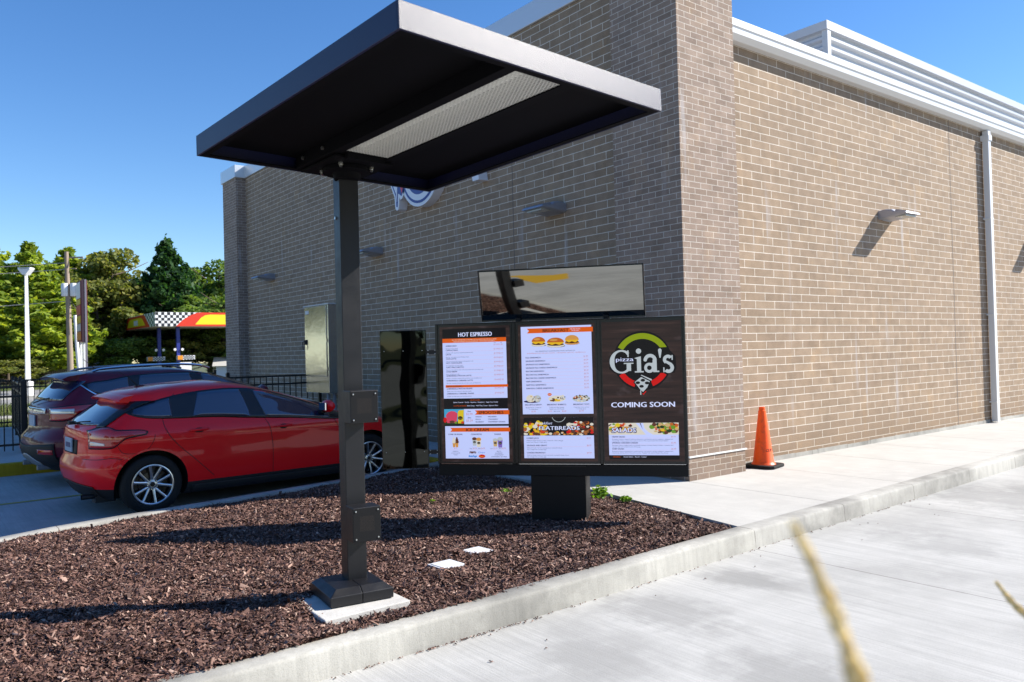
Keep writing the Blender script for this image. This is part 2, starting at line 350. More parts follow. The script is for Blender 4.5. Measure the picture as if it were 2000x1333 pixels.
# sidewalk sheet with a rounded nosing towards the road
def ycurb(x): return 3.85 + max(0, x-5.4)*0.032
edge = [(5.8, 6.11), (5.74, 7.0), (5.73, 7.9), (5.78, 9.05), (5.93, 9.30)]
b = MB(); xs = [5.42 + i*0.5 for i in range(130)]
path = [(x, ycurb(x)) for x in xs]
sweep(b, path, [(0.0, G0-0.1), (0.006, G0+0.02), (0.014, -0.024), (0.02, -0.009), (0.034, 0.0), (0.17, 0.001)])
struct(b.build('walk_kerb', M['kerb'], smooth=True, sharp=50))
b = MB()
poly = [(5.42, 4.02), (6.9, ycurb(6.9)+0.17), (70.0, ycurb(70)+0.165), (70.0, 6.2), (7.3, 6.2), (7.3, 24.0), (5.95, 24.0), (5.95, 9.32)] + edge[::-1][1:]
b.prism(poly, -0.12, 0.0)
struct(b.build('sidewalk', M['walk']))
b = MB(); b.box(5.90, 6.07, 9.36, 13.9, G0-0.05, 0.006); b.box(-8.0, 5.9, 13.96, 14.12, G0-0.05, 0.006); struct(b.build('yellow_kerb', M['yellow_paint'], bevel=0.02))
b = MB(); b.prism([(-8.0,14.12),(5.94,14.12),(5.94,22.3),(-8.0,22.3)], -0.12, 0.0); struct(b.build('patio_pavement', M['walk']))
b = MB(); b.add([(-3.0,11.02,GL+0.004),(5.4,11.28,GL+0.004),(5.4,11.36,GL+0.004),(-3.0,11.10,GL+0.004)], [(0,1,2,3)])
ym = mat('faded_yellow_line_paint', (0.42,0.34,0.05), 0.8); struct(b.build('stall_line', ym))
# turn arrow painted on the road (seen in the smoked panel)
b = MB(); A = [(-1.9,2.35),(-1.5,2.3),(-1.0,2.5),(-0.35,2.62),(-0.45,1.95),(-1.30,1.42),(-1.25,1.75),(-1.5,1.95),(-1.85,2.1)]
Ma = Matrix()
b.add([Ma @ Vector((x, y, G0+0.004)) for x, y in A], [tuple(range(len(A)))])
struct(b.build('road_arrow', mat('yellow_road_paint', (0.62,0.36,0.02), 0.8)))

# mulch bed
inner = [(-3.9, 5.25), (-3.0, 4.20), (-2.1, 3.97), (-1.0, 3.91), (1.0, 3.895), (2.9, 3.90), (3.6, 3.935), (4.3, 3.975), (5.45, 4.035), (5.78, 6.11), (5.72, 7.0), (5.71, 7.9), (5.74, 9.05), (5.05, 8.86), (4.11, 8.67), (2.53, 8.37), (1.5, 8.2), (1.15, 8.13), (0.72, 7.97), (-0.4, 7.4), (-1.9, 6.42), (-3.2, 5.95)]
def inside(px, py, poly):
    c = np.zeros(len(px), bool); n = len(poly)
    for i in range(n):
        x1, y1 = poly[i]; x2, y2 = poly[(i+1) % n]
        k = ((y1 > py) != (y2 > py)) & (px < (x2-x1)*(py-y1)/((y2-y1) if y2 != y1 else 1e-9)+x1); c ^= k
    return c
def edge_dist(px, py, poly):
    d = np.full(len(px), 1e9); n = len(poly)
    for i in range(n):
        ax, ay = poly[i]; bx, by = poly[(i+1) % n]; ex, ey = bx-ax, by-ay; L = ex*ex+ey*ey
        t_ = np.clip(((px-ax)*ex+(py-ay)*ey)/L, 0, 1); d = np.minimum(d, np.hypot(px-ax-t_*ex, py-ay-t_*ey))
    return d
def mulch_h(px, py, d):
    fr = np.clip((4.35-py)/0.25, 0, 1)*np.clip((5.3-px)/0.5, 0, 1)
    return -0.035 + 0.040*fr*np.clip(1-d/0.35, 0, 1) + 0.06*np.clip(d/0.5, 0, 1)*(1-0.35*fr) + 0.014*np.sin(px*2.1+1)*np.sin(py*2.7) + 0.010*np.sin(px*5.3)*np.cos(py*4.1+2) + 0.006*np.sin(px*13+py*9)
nx, ny = 150, 90; gx = np.linspace(-4.2, 6.0, nx); gy = np.linspace(3.85, 9.3, ny); X, Y = np.meshgrid(gx, gy); X = X.ravel(); Y = Y.ravel()
dd = edge_dist(X, Y, inner); ins = inside(X, Y, inner); Z = mulch_h(X, Y, dd) - 0.012; Z[~ins] = -0.09
b = MB(); b.add(np.stack([X, Y, Z], 1).tolist(), [(j*nx+i, j*nx+i+1, (j+1)*nx+i+1, (j+1)*nx+i) for j in range(ny-1) for i in range(nx-1) if ins[j*nx+i] or ins[(j+1)*nx+i+1] or ins[j*nx+i+1] or ins[(j+1)*nx+i]])
struct(b.build('mulch_ground', M['soil'], smooth=True))
def scatter(name, N, region, poly, mtl, avoid=()):
    px = RNG.uniform(region[0], region[1], N); py = RNG.uniform(region[2], region[3], N)
    k = inside(px, py, poly)
    # thin out with distance from the viewer
    D = np.hypot(px, py); k &= RNG.random(N) < np.clip(1.25 - D*0.045, 0.5, 1)
    for (x0, x1, y0, y1) in avoid: k &= ~((px > x0) & (px < x1) & (py > y0) & (py < y1))
    px = px[k]; py = py[k]; n = len(px); d = edge_dist(px, py, poly)
    pz = mulch_h(px, py, d) + RNG.uniform(-0.008, 0.012, n)
    L = RNG.gamma(2.3, 0.0041, n) + 0.003; Wd = L*RNG.uniform(0.10, 0.28, n)+0.0008; H = Wd*RNG.uniform(0.15, 0.6, n)
    yaw = RNG.uniform(0, 2*np.pi, n); pit = RNG.normal(0, 0.42, n); rol = RNG.normal(0, 0.6, n)
    ux = np.stack([np.cos(yaw)*np.cos(pit), np.sin(yaw)*np.cos(pit), np.sin(pit)], 1)
    vx0 = np.stack([-np.sin(yaw), np.cos(yaw), np.zeros(n)], 1); nx0 = np.cross(ux, vx0)
    vx = vx0*np.cos(rol)[:, None] + nx0*np.sin(rol)[:, None]; nn = np.cross(ux, vx)
    C = np.stack([px, py, pz], 1); L_ = L[:, None]; W_ = Wd[:, None]; H_ = H[:, None]
    r = lambda: RNG.uniform(0.7, 1.15, n)[:, None]
    V = np.stack([C-ux*L_*r()-vx*W_*r(), C+ux*L_*r()-vx*W_*r(), C+ux*L_*r()+vx*W_*r(), C-ux*L_*r()+vx*W_*r(), C-ux*L_*0.6+nn*H_, C+ux*L_*0.6+nn*H_], 1).reshape(-1, 3)
    base = np.arange(n)[:, None]*6
    q = np.concatenate([base+np.array([[0,1,5,4]]), base+np.array([[2,3,4,5]])], 1).reshape(-1, 4)
    tr = np.concatenate([base+np.array([[0,4,3]]), base+np.array([[1,2,5]])], 1).reshape(-1, 3)
    me = bpy.data.meshes.new(name); nv = len(V); loops = np.concatenate([q.ravel(), tr.ravel()])
    me.vertices.add(nv); me.vertices.foreach_set('co', V.ravel()); me.loops.add(len(loops)); me.loops.foreach_set('vertex_index', loops.astype(np.int32))
    npoly = len(q)+len(tr); me.polygons.add(npoly)
    ls = np.concatenate([np.arange(len(q))*4, len(q)*4+np.arange(len(tr))*3]).astype(np.int32)
    me.polygons.foreach_set('loop_start', ls); me.update(calc_edges=True); me.validate(); me.materials.append(mtl)
    o = bpy.data.objects.new(name, me); COL.objects.link(o); return o
o = scatter('bark_mulch', 680000, (-1.2, 5.9, 3.85, 9.2), inner, M['chips'], avoid=[(1.88, 2.36, 4.06, 4.54), (2.86, 3.07, 4.51, 4.69), (3.23, 3.43, 4.67, 4.85)])
tag(o, 'dark red-brown shredded bark mulch filling the island bed', 'mulch', kind='stuff')
del o['category']; o['category'] = 'mulch'
# a few chips washed against the kerb foot
b = MB()
for i in range(260):
    x = random.choice([random.uniform(1.2, 5.4), random.gauss(2.6, 0.4), random.uniform(5.4, 8.6)]); y = (ycurb(x) if x > 5.4 else float(np.interp(x, [1.0, 2.9, 3.6, 4.3, 4.9, 5.415], [3.762, 3.768, 3.785, 3.806, 3.828, 3.85]))) - abs(random.gauss(0, 0.012)) - 0.006
    if random.random() < 0.06: y -= random.uniform(0.02, 0.5)
    a = random.uniform(0, 3.14); l = random.uniform(0.004, 0.013); w_ = l*0.4; ca, sa = math.cos(a), math.sin(a)
    z = G0 + 0.004
    b.add([(x-ca*l, y-sa*l, z), (x+sa*w_, y-ca*w_, z+0.002), (x+ca*l, y+sa*l, z), (x-sa*w_, y+ca*w_, z+0.002), (x, y, z+0.008)], [(0,1,4),(1,2,4),(2,3,4),(3,0,4)])
tag(b.build('bark_litter', M['chips']), 'loose bark crumbs lying along the foot of the front kerb', 'bark litter', kind='stuff')

# ------------------------------------------------------------------ building
WL, WR = 7.12, 5.97           # planes of the shaded long wall (x) and the sunlit wall (y)
PX, PY = 6.874, 5.721         # faces of the corner pier
bld = thing('brick_building', 'tan brick restaurant building with white metal eaves and brick corner piers', 'building', (WL, WR, 0))
def wpart(bb, name, m_, **k):
    o = bb.build(name, m_, **k); o.parent = bld; o.matrix_parent_inverse = Matrix.Translation((-WL, -WR, 0)); return o
b = MB(); b.box(WL, WL+0.3, PY+1.0, 20.2, -0.1, 6.03); wpart(b, 'long_wall', M['cmu'], uv=True)
b = MB(); b.box(PX+0.98, 60, WR, WR+0.3, -0.1, 5.22); wpart(b, 'end_wall', M['cmu'], uv=True)
b = MB(); b.box(PX, PX+1.01, PY, PY+1.02, -0.1, 7.0); wpart(b, 'corner_pier', M['brick'], uv=True)
b = MB(); b.box(PX, PX+1.01, 19.93, 20.93, -0.1, 6.03); wpart(b, 'far_pier', M['brick'], uv=True)
b = MB(); b.box(WL+0.3, 50, WR+0.3, 20.5, 4.9, 5.1); wpart(b, 'roof', M['coping'])
b = MB(); b.box(WL-0.04, WL+0.35, PY+1.0, 19.9, 6.033, 6.34); b.box(PX-0.04, PX+1.05, 19.89, 20.97, 6.034, 6.345)
b.box(PX-0.04, PX+1.05, PY-0.04, PY+1.06, 7.003, 7.3); wpart(b, 'coping', M['coping'], bevel=0.008)
# plinth course along the sunlit wall
b = MB(); x = PX+1.02
while x < 50:
    L_ = random.uniform(0.5, 0.75); b.box(x, x+L_-0.006, WR-0.012, WR+0.1, -0.05, 0.055+random.uniform(-0.004,0.004)); x += L_
wpart(b, 'plinth', M['kerb'])
# flashing line on the pier and dark control joints
b = MB(); b.box(PX-0.006, PX+1.03, PY-0.014, PY+0.05, 0.255, 0.272); wpart(b, 'flashing', M['white_metal'])
seal = mat('sealant', (0.16,0.13,0.11), 0.8)
for q in ((14.09, 14.105, WR-0.002, WR+0.01, 0.05, 5.2), (WL-0.003, WL+0.01, 9.02, 9.032, 0, 6.0), (WL-0.003, WL+0.01, 14.0, 14.012, 0, 6.0)): b = MB(); b.box(*q); wpart(b, 'control_joint', seal)
# eaves gutter
b = MB(); prof = [(WR-0.002, 5.19), (WR-0.10, 5.185), (WR-0.17, 5.235), (WR-0.175, 5.30), (WR-0.19, 5.315), (WR-0.19, 5.35), (WR-0.165, 5.36), (WR-0.165, 5.415), (WR-0.12, 5.43), (WR+0.2, 5.43), (WR+0.2, 5.19)]
n = len(prof); x0, x1 = PX+1.0, 60
vs = [(x0, y, z) for y, z in prof]+[(x1, y, z) for y, z in prof]
b.add(vs, [(k, (k+1) % n, (k+1) % n+n, k+n) for k in range(n)]+[tuple(range(n))[::-1], tuple(range(n, 2*n))])
wpart(b, 'eaves_gutter', M['white_metal'])
# rooftop screen with horizontal ribs
def ribbed(b, p0, p1, z0, z1, out):
    p0 = Vector(p0); p1 = Vector(p1); d = (p1-p0).normalized(); nrm = Vector((d.y, -d.x))*out
    zs = []; z = z0
    while z < z1:
        zs += [(z, 0.0), (z+0.045, 0.0), (z+0.075, 0.055), (z+0.115, 0.055), (z+0.16, 0.0)]; z += 0.16
    vs = [];
    for z, o in zs: vs += [(p0.x+nrm.x*o, p0.y+nrm.y*o, z), (p1.x+nrm.x*o, p1.y+nrm.y*o, z)]
    b.add(vs, [(2*i, 2*i+1, 2*i+3, 2*i+2) for i in range(len(zs)-1)])
b = MB(); ribbed(b, (12.14, 7.0), (45, 7.0), 5.1, 6.55, 1); ribbed(b, (12.14, 7.0), (12.14, 20), 5.1, 6.55, -1)
b.box(12.09, 12.19, 6.94, 7.04, 5.1, 6.62); b.box(12.06, 45, 6.93, 7.07, 6.60, 6.74); b.box(12.06, 12.20, 7.07, 20, 6.60, 6.74)
wpart(b, 'roof_screen', mat('corrugated_white_metal', (0.50,0.51,0.53), 0.4))
# downspout
b = MB(); b.box(15.36, 15.47, WR-0.125, WR-0.025, 0.02, 5.18); b.box(15.34, 15.49, WR-0.14, WR, 5.0, 5.1)
for z in (0.35, 1.9, 3.6): b.box(15.345, 15.485, WR-0.128, WR, z, z+0.03)
wpart(b, 'downspout', M['white_metal'], bevel=0.006)

# wall lamps
def wall_lamp(loc, rz, label):
    t_ = thing('wall_lamp', label, 'wall lamp', loc, rz, 'wall lamps on the brick building')
    # local: x along the wall, y out of the wall
    b = MB(); prof = [(0.0, 0.075), (0.10, 0.085), (0.20, 0.07), (0.24, 0.035), (0.42, 0.005), (0.43, -0.02), (0.20, -0.045), (0.0, -0.065)]
    rows = []
    for (yy, zz) in prof: rows.append((yy, zz))
    xs_ = [-0.22, -0.205, -0.17, 0.17, 0.205, 0.22]; sc_ = [0.62, 0.88, 1, 1, 0.88, 0.62]; vs = []
    for x_, s_ in zip(xs_, sc_):
        for yy, zz in rows: vs.append((x_, yy*(0.9+0.1*s_), zz*s_))
    n_ = len(rows); fs = [(i*n_+k, i*n_+(k+1) % n_, (i+1)*n_+(k+1) % n_, (i+1)*n_+k) for i in range(5) for k in range(n_)]
    fs += [tuple(range(n_))[::-1], tuple(range(5*n_, 6*n_))]
    b.add(vs, fs); b.build('housing', M['lamp_body'], t_, smooth=True, sharp=30)
    b = MB()
    for k in range(11): x_ = -0.18+k*0.036; b.prism([(0.235, 0.03), (0.42, 0.0), (0.40, 0.02), (0.25, 0.06)], x_-0.003, x_+0.003, M=Matrix(((0,0,1,0),(1,0,0,0),(0,1,0,0),(0,0,0,1))))
    b.build('cooling_fin', M['lamp_body'], t_)
    b = MB(); b.box(-0.15, 0.15, 0.22, 0.38, -0.050, -0.028); b.build('lens', M['lamp_lens'], t_)
    b = MB(); b.box(-0.11, 0.11, -0.01, 0.02, -0.07, 0.08); b.build('mounting_plate', M['lamp_body'], t_)
    return t_
wall_lamp((WL, 8.10, 3.375), rad(90), 'grey wedge lamp on the shaded wall, nearest the corner pier')
wall_lamp((WL, 13.12, 3.375), rad(90), 'grey wedge lamp just right of the canopy post on the shaded wall')
wall_lamp((WL, 18.32, 3.375), rad(90), 'grey wedge lamp nearest the far pier of the shaded wall')
wall_lamp((11.86, WR, 3.365), rad(180), 'silver wedge lamp on the sunlit wall casting a slanting shadow')
wall_lamp((17.55, WR, 3.365), rad(180), 'silver wedge lamp beyond the white downspout')

# ------------------------------------------------------------------ order post with canopy
cp = thing('order_canopy', 'black steel order post carrying a flat black canopy with a lit mesh panel', 'order canopy', (2.208, 4.451, 0.0), rad(-8))
b = MB(); b.box(-0.06, 0.06, -0.06, 0.06, 0.03, 2.565); b.build('post', M['black'], cp, bevel=0.004)
b = MB(); b.prism([(-0.26,-0.275),(0.275,-0.26),(0.265,0.27),(-0.25,0.265)], -0.08, 0.030, M=Matrix.Rotation(rad(6), 4, 'Z') @ Matrix.Translation((-0.09, -0.10, 0))); b.build('footing', M['pad'], cp, bevel=0.006)
b = MB(); Mb = Matrix.Translation((-0.035, -0.045, 0))
def frustum(b, hx0, hx1, hy0, hy1, z0, z1, ch, Mx, mi=0):
    vs = []
    for (z, e) in ((z0, 0), (z1-ch*0.75, 0), (z1, ch)):
        for x_, y_ in ((hx0+e, hy0+e), (hx1-(e if hx1 > 0.05 or hx1 < -0.05 else 0), hy0+e), (hx1-(e if abs(hx1) > 0.05 else 0), hy1-e), (hx0+(e if abs(hx0) > 0.05 else 0), hy1-e)): vs.append(Mx @ Vector((x_, y_, z)))
    vs[8] = Mx @ Vector((hx0+(ch if abs(hx0) > 0.05 else 0), hy0+ch, z1))
    b.add(vs, [(3,2,1,0)]+[(i, (i+1) % 4, (i+1) % 4+4, i+4) for i in range(4)]+[(i+4, (i+1) % 4+4, (i+1) % 4+8, i+8) for i in range(4)]+[(8,9,10,11)], mi)
frustum(b, -0.19, -0.0015, -0.20, 0.20, 0.036, 0.125, 0.045, Mb); frustum(b, 0.0015, 0.19, -0.20, 0.20, 0.036, 0.125, 0.045, Mb)
b.build('base_cover', M['black'], cp, bevel=0.003)
def intercom(z0, z1, w_):
    b = MB(); b.box(-0.068, -0.068+w_, -0.195, -0.0605, z0, z1); ic = b.build('intercom_box', M['black'], cp, bevel=0.004)
    b = MB(); b.box(-0.064, -0.072+w_, -0.1985, -0.1945, z0+0.004, z1-0.004); b.build('cover_plate', M['black_panel'], ic)
    x0, x1 = -0.05, -0.068+w_-0.018
    for x_ in (x0, x1):
        for z_ in (z0+0.02, z1-0.02):
            b = MB(); b.lathe([(0.0001, -0.2035), (0.004, -0.2028), (0.0055, -0.200), (0.0055, -0.197)], 10, M=Matrix.Translation((x_, 0, z_)), axis='y'); b.build('screw', M['bolt'], ic, smooth=True)
    b = MB(); cx, cz = (x0+x1)/2, (z0+z1)/2+0.006
    for i in range(-13, 14):
        for k in range(-13, 14):
            if (i+k) % 2 == 0: x_ = cx+i*0.0033; z_ = cz+k*0.0033; b.add([(x_-0.0010, -0.1989, z_-0.0010), (x_+0.0010, -0.1989, z_-0.0010), (x_+0.0010, -0.1989, z_+0.0010), (x_-0.0010, -0.1989, z_+0.0010)], [(0,1,2,3)])
    b.build('speaker_holes', mat('speaker_perforation', (0.035,0.024,0.018), 0.6), ic)
intercom(1.07, 1.262, 0.172); intercom(0.372, 0.575, 0.172)
b = MB()
b.lathe([(0.0001, -0.0), (0.010, -0.0), (0.010, -0.008), (0.0001, -0.008)], 6, M=Matrix.Translation((-0.061, 0.012, 2.31)) @ Matrix.Rotation(rad(90), 4, 'Y'))
b.build('side_bolt', M['bolt'], cp)
# canopy: its own rotation relative to the post
e1 = Vector((math.cos(0.078), math.sin(0.078), -0.009)).normalized(); e2 = Vector((-math.sin(0.078), math.cos(0.078), -0.041)); e2 = (e2-e1*e2.dot(e1)).normalized(); e3 = e1.cross(e2)
CM = Matrix(((e1.x, e2.x, e3.x, 2.255), (e1.y, e2.y, e3.y, 3.664), (e1.z, e2.z, e3.z, 2.65), (0,0,0,1)))
CB = cp.matrix_basis if False else (Matrix.Translation((2.208, 4.451, 0)) @ Matrix.Rotation(rad(-8), 4, 'Z'))
CL = CB.inverted() @ CM
W2, L2, DP = 0.81, 1.005, 0.115
def cpart(b, name, m_, par=cp, **k):
    o = b.build(name, m_, **k); o.parent = par
    o.matrix_basis = CL if par is cp else Matrix(); return o
b = MB(); t_ = 0.012
for (x0, x1, y0, y1) in ((-W2, W2, -L2, -L2+t_), (-W2, W2, L2-t_, L2), (-W2, -W2+t_, -L2+t_, L2-t_), (W2-t_, W2, -L2+t_, L2-t_)): b.box(x0, x1, y0, y1, 0, DP)
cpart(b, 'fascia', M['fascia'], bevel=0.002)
b = MB()
for (x0, x1, y0, y1) in ((-W2+t_, W2-t_, -L2+t_, -L2+0.05), (-W2+t_, W2-t_, L2-0.05, L2-t_), (-W2+t_, -W2+0.05, -L2+0.05, L2-0.05), (W2-0.05, W2-t_, -L2+0.05, L2-0.05)): b.box(x0, x1, y0, y1, 0.001, 0.006)
cpart(b, 'rim_flange', M['matte_black'])
b = MB(); b.box(-W2+t_, W2-t_, -L2+t_, L2-t_, DP-0.035, DP-0.012); cpart(b, 'roof_deck', M['matte_black'])
b = MB()
b.box(-0.225, -0.165, -L2+0.05, L2-0.05, 0.002, DP-0.036); b.box(0.125, 0.185, -L2+0.05, L2-0.05, 0.002, DP-0.036)
b.box(-0.165, 0.125, 0.485, L2-0.05, 0.004, DP-0.036); b.box(-0.165, 0.125, -L2+0.012, -0.965, 0.004, DP-0.036)
b.box(-0.145, 0.105, 0.49, 0.52, -0.03, 0.004)
cpart(b, 'beam', M['matte_black'], bevel=0.002)
b = MB(); b.box(-0.20, 0.19, 0.53, 0.95, -0.018, -0.004); b.lathe([(0.0001,-0.085),(0.075,-0.085),(0.085,-0.05),(0.14,-0.045),(0.14,-0.02),(0.0001,-0.02)], 28, M=Matrix.Translation((-0.007, 0.74, 0)))
cpart(b, 'swivel_plate', M['matte_black'], bevel=0.002)
for (x_, y_) in ((-0.11, 0.63), (0.10, 0.63), (-0.11, 0.85), (0.10, 0.85)):
    b = MB(); b.lathe([(0.0001,-0.044),(0.010,-0.044),(0.010,-0.032),(0.015,-0.031),(0.015,-0.018),(0.0001,-0.018)], 6, M=Matrix.Translation((x_, y_, 0))); cpart(b, 'flange_bolt', M['bolt'])
for y_ in (0.62, 0.86):
    b = MB(); b.lathe([(0.0001,-0.012),(0.011,-0.012),(0.011,0.0),(0.0001,0.0)], 6, M=Matrix.Translation((-0.226, y_, 0.045)) @ Matrix.Rotation(rad(90), 4, 'Y')); cpart(b, 'beam_bolt', M['bolt'])
# expanded metal sheet, clipped diagonal strands
b = MB(); x0, x1, y0, y1 = -0.165, 0.125, -0.962, 0.485; pitch = 0.0195; sl = 0.62
def clip_line(c, sgn):
    pts = []
    for x_ in (x0, x1):
        y_ = (c - x_)*sgn/sl
        if y0 <= y_ <= y1: pts.append((x_, y_))
    for y_ in (y0, y1):
        x_ = c - y_*sl*sgn
        if x0 < x_ < x1: pts.append((x_, y_))
    return pts[:2] if len(pts) >= 2 else None
c = -1.2
while c < 1.2:
    for sgn in (1, -1):
        q = clip_line(c, sgn)
        if q:
            p, r_ = Vector(q[0]), Vector(q[1])
            if (r_-p).length > 0.004:
                d = (r_-p).normalized(); n_ = Vector((-d.y, d.x))*0.0026
                z_ = 0.0085 if sgn == 1 else 0.0095
                b.add([(p.x-n_.x, p.y-n_.y, z_), (r_.x-n_.x, r_.y-n_.y, z_), (r_.x+n_.x, r_.y+n_.y, z_), (p.x+n_.x, p.y+n_.y, z_),
                       (p.x-n_.x, p.y-n_.y, z_+0.003), (r_.x-n_.x, r_.y-n_.y, z_+0.003), (r_.x+n_.x, r_.y+n_.y, z_+0.003), (p.x+n_.x, p.y+n_.y, z_+0.003)],
                      [(0,3,2,1),(4,5,6,7),(0,1,5,4),(2,3,7,6)])
    c += pitch
cpart(b, 'light_grille', M['mesh_white'])
b = MB(); b.box(-0.15, -0.06, -0.96, 0.46, 0.035, 0.06); cpart(b, 'light_tube', mat('milky_diffuser', (0.8,0.8,0.76), 0.4, emis=(1,1,0.92), estr=0.16))

# ------------------------------------------------------------------ menu board
BA = rad(-50); BC = Vector((4.47, 5.13, 0)) + Vector((-0.76604, -0.64279, 0))*0.02
# local frame: x along the board (left to right seen from the lane), y INTO the board, z up
mb = thing('menu_board', 'black three-screen drive-through menu board on a pedestal with breakfast, espresso and salad menus', 'menu board', BC[:], BA)
b = MB(); b.box(-1.066, 1.08, 0.0, 0.16, 0.505, 1.728); b.build('cabinet', M['black_smooth'], mb, bevel=0.004)
b = MB(); b.box(-1.06, 1.076, 0.008, 0.155, 0.404, 0.503); b.build('lower_fascia', M['black_panel'], mb, bevel=0.003)
b = MB(); b.box(-0.245, 0.225, 0.02, 0.34, -0.05, 0.403); b.build('pedestal', M['black_panel'], mb, bevel=0.003)
b = MB(); b.box(-0.25, 0.23, -0.004, 0.012, 0.484, 0.494); b.build('lip', M['black'], mb)
for (a_, c_) in ((-1.03, -0.40), (-0.34, 0.36), (0.385, 1.06)): b = MB(); b.box(a_, c_, -0.010, 0.001, 0.506, 0.5085); b.build('sill_trim', M['chrome'], mb)
b = MB()
for x_ in (-0.358, 0.371): b.box(x_-0.012, x_+0.012, -0.012, 0.001, 0.510, 1.722)
for (a_, c_) in ((-1.062, -1.04), (1.06, 1.078)): b.box(a_, c_, -0.012, 0.001, 0.510, 1.722)
b.box(-1.062, 1.078, -0.014, 0.001, 1.7222, 1.7275); b.build('frame', M['black_smooth'], mb, bevel=0.002)

EM = {}
def emat(key, rgb, k=1.0):
    if key in EM: return EM[key]
    c = lin(*rgb); m = mat('screen_'+key, tuple(q*0.3 for q in c[:3]), 0.22, 0, 0.25, emis=c, estr=k*0.50); EM[key] = m; return m
for k_, v_ in dict(white=(186,196,240), orange=(205,85,14), black=(13,10,16), navy=(45,42,85), price=(185,110,110), rule=(215,165,190), lime=(125,142,10), red=(190,12,12), grey=(172,180,184), title=(205,212,245), bun=(176,92,34), bun2=(196,140,70), cheese=(214,170,30), patty=(70,34,20), cream=(206,200,186), green=(96,140,40), dkgreen=(30,55,28), tomato=(190,60,30), pink=(196,60,90), yellow=(205,180,30), blue=(70,130,205), purple=(120,95,170), brown=(88,50,38), sky=(60,150,190), crust=(150,90,44), skin=(190,160,110)).items(): emat(k_, v_)
wm = mat('screen_dark_wood', (0.01,0.01,0.01), 0.22, 0, 0.25); t = NT(wm); oc = t.coord('Object', (1.5, 1, 26))
c1 = t.ramp(t.noise(oc, 1.2, 5, 0.6), [(0.3, lin(28,18,18)[:3]), (0.55, lin(52,36,34)[:3]), (0.75, lin(82,60,56)[:3])])
c1 = t.mix(c1, lin(120,105,112)[:3], t.ramp(t.noise(t.coord('Object', (2,1,3)), 2.0, 3), [(0.6, 0.0), (0.8, 0.5)]))
t.lk(c1, t.b.inputs['Emission Color']); t.b.inputs['Emission Strength'].default_value = 0.42; EM['wood'] = wm
KEYS = list(EM.keys())
_tc = {}
def text_mesh(body, bold=0.0, italic=0.0, spacing=1.0):
    k = (body, bold, italic, spacing)
    if k in _tc: return _tc[k]
    cu = bpy.data.curves.new('txt', 'FONT'); cu.body = body; cu.size = 1; cu.offset = bold; cu.resolution_u = 2; cu.shear = italic; cu.space_character = spacing
    ob = bpy.data.objects.new('txt', cu); COL.objects.link(ob); bpy.context.view_layer.update()
    me = bpy.data.meshes.new_from_object(ob.evaluated_get(bpy.context.evaluated_depsgraph_get()))
    vs = [(v.co.x, v.co.y) for v in me.vertices]; fs = [tuple(p.vertices) for p in me.polygons]
    bpy.data.objects.remove(ob); bpy.data.curves.remove(cu); bpy.data.meshes.remove(me)
    _tc[k] = (vs, fs); return _tc[k]
class Screen:
    def __init__(s): s.b = MB(); s.layer = 0
    def y(s, L): return -0.0115 - 0.0007*L
    def poly(s, pts, key, L=1): s.b.add([(x, s.y(L), z) for x, z in pts], [tuple(range(len(pts)))], KEYS.index(key))
    def rect(s, x0, x1, z0, z1, key, L=1): s.poly([(x0,z0),(x1,z0),(x1,z1),(x0,z1)], key, L)
    def ell(s, cx, cz, rx, rz, key, L=2, n=18, a0=0, a1=360):
        s.poly([(cx+rx*math.cos(rad(a0+(a1-a0)*i/n)), cz+rz*math.sin(rad(a0+(a1-a0)*i/n))) for i in range(n+(0 if a1-a0 >= 360 else 1))], key, L)
    def ring(s, cx, cz, r0, r1, a0, a1, key, L=2, n=40):
        for i in range(n):
            p, q = rad(a0+(a1-a0)*i/n), rad(a0+(a1-a0)*(i+1)/n)
            s.poly([(cx+r0*math.cos(p), cz+r0*math.sin(p)), (cx+r1*math.cos(p), cz+r1*math.sin(p)), (cx+r1*math.cos(q), cz+r1*math.sin(q)), (cx+r0*math.cos(q), cz+r0*math.sin(q))], key, L)
    def text(s, body, x, z, h, key, L=4, width=None, align='l', bold=0.02, italic=0.0):
        vs, fs = text_mesh(body, 0.0, italic)
        if not vs: return
        a = np.array(vs); mn, mx = a.min(0), a.max(0); caph = 0.73
        k = h/caph; kx = k if width is None else width/(mx[0]-mn[0])
        W_ = (mx[0]-mn[0])*kx; ox = x if align == 'l' else (x-W_/2 if align == 'c' else x-W_)
        e = bold*k*0.95; sh = [(0, 0)] if bold <= 0.005 or h < 0.0128 and bold < 0.03 else ([(-e, 0), (e, 0)] if bold < 0.045 else [(-e, -e), (e, -e), (-e, e), (e, e)])
        for i, (dx, dz) in enumerate(sh): s.b.add([(ox+dx+(p[0]-mn[0])*kx, s.y(L)-0.00012*i, z+dz+p[1]*k) for p in vs], fs, KEYS.index(key))
    def ribbon(s, x0, x1, z0, z1, key='orange', L=3):
        n = (z1-z0)*0.45; s.poly([(x0,z0),(x1,z0),(x1,z1),(x0,z1),(x0+n,(z0+z1)/2)], key, L)
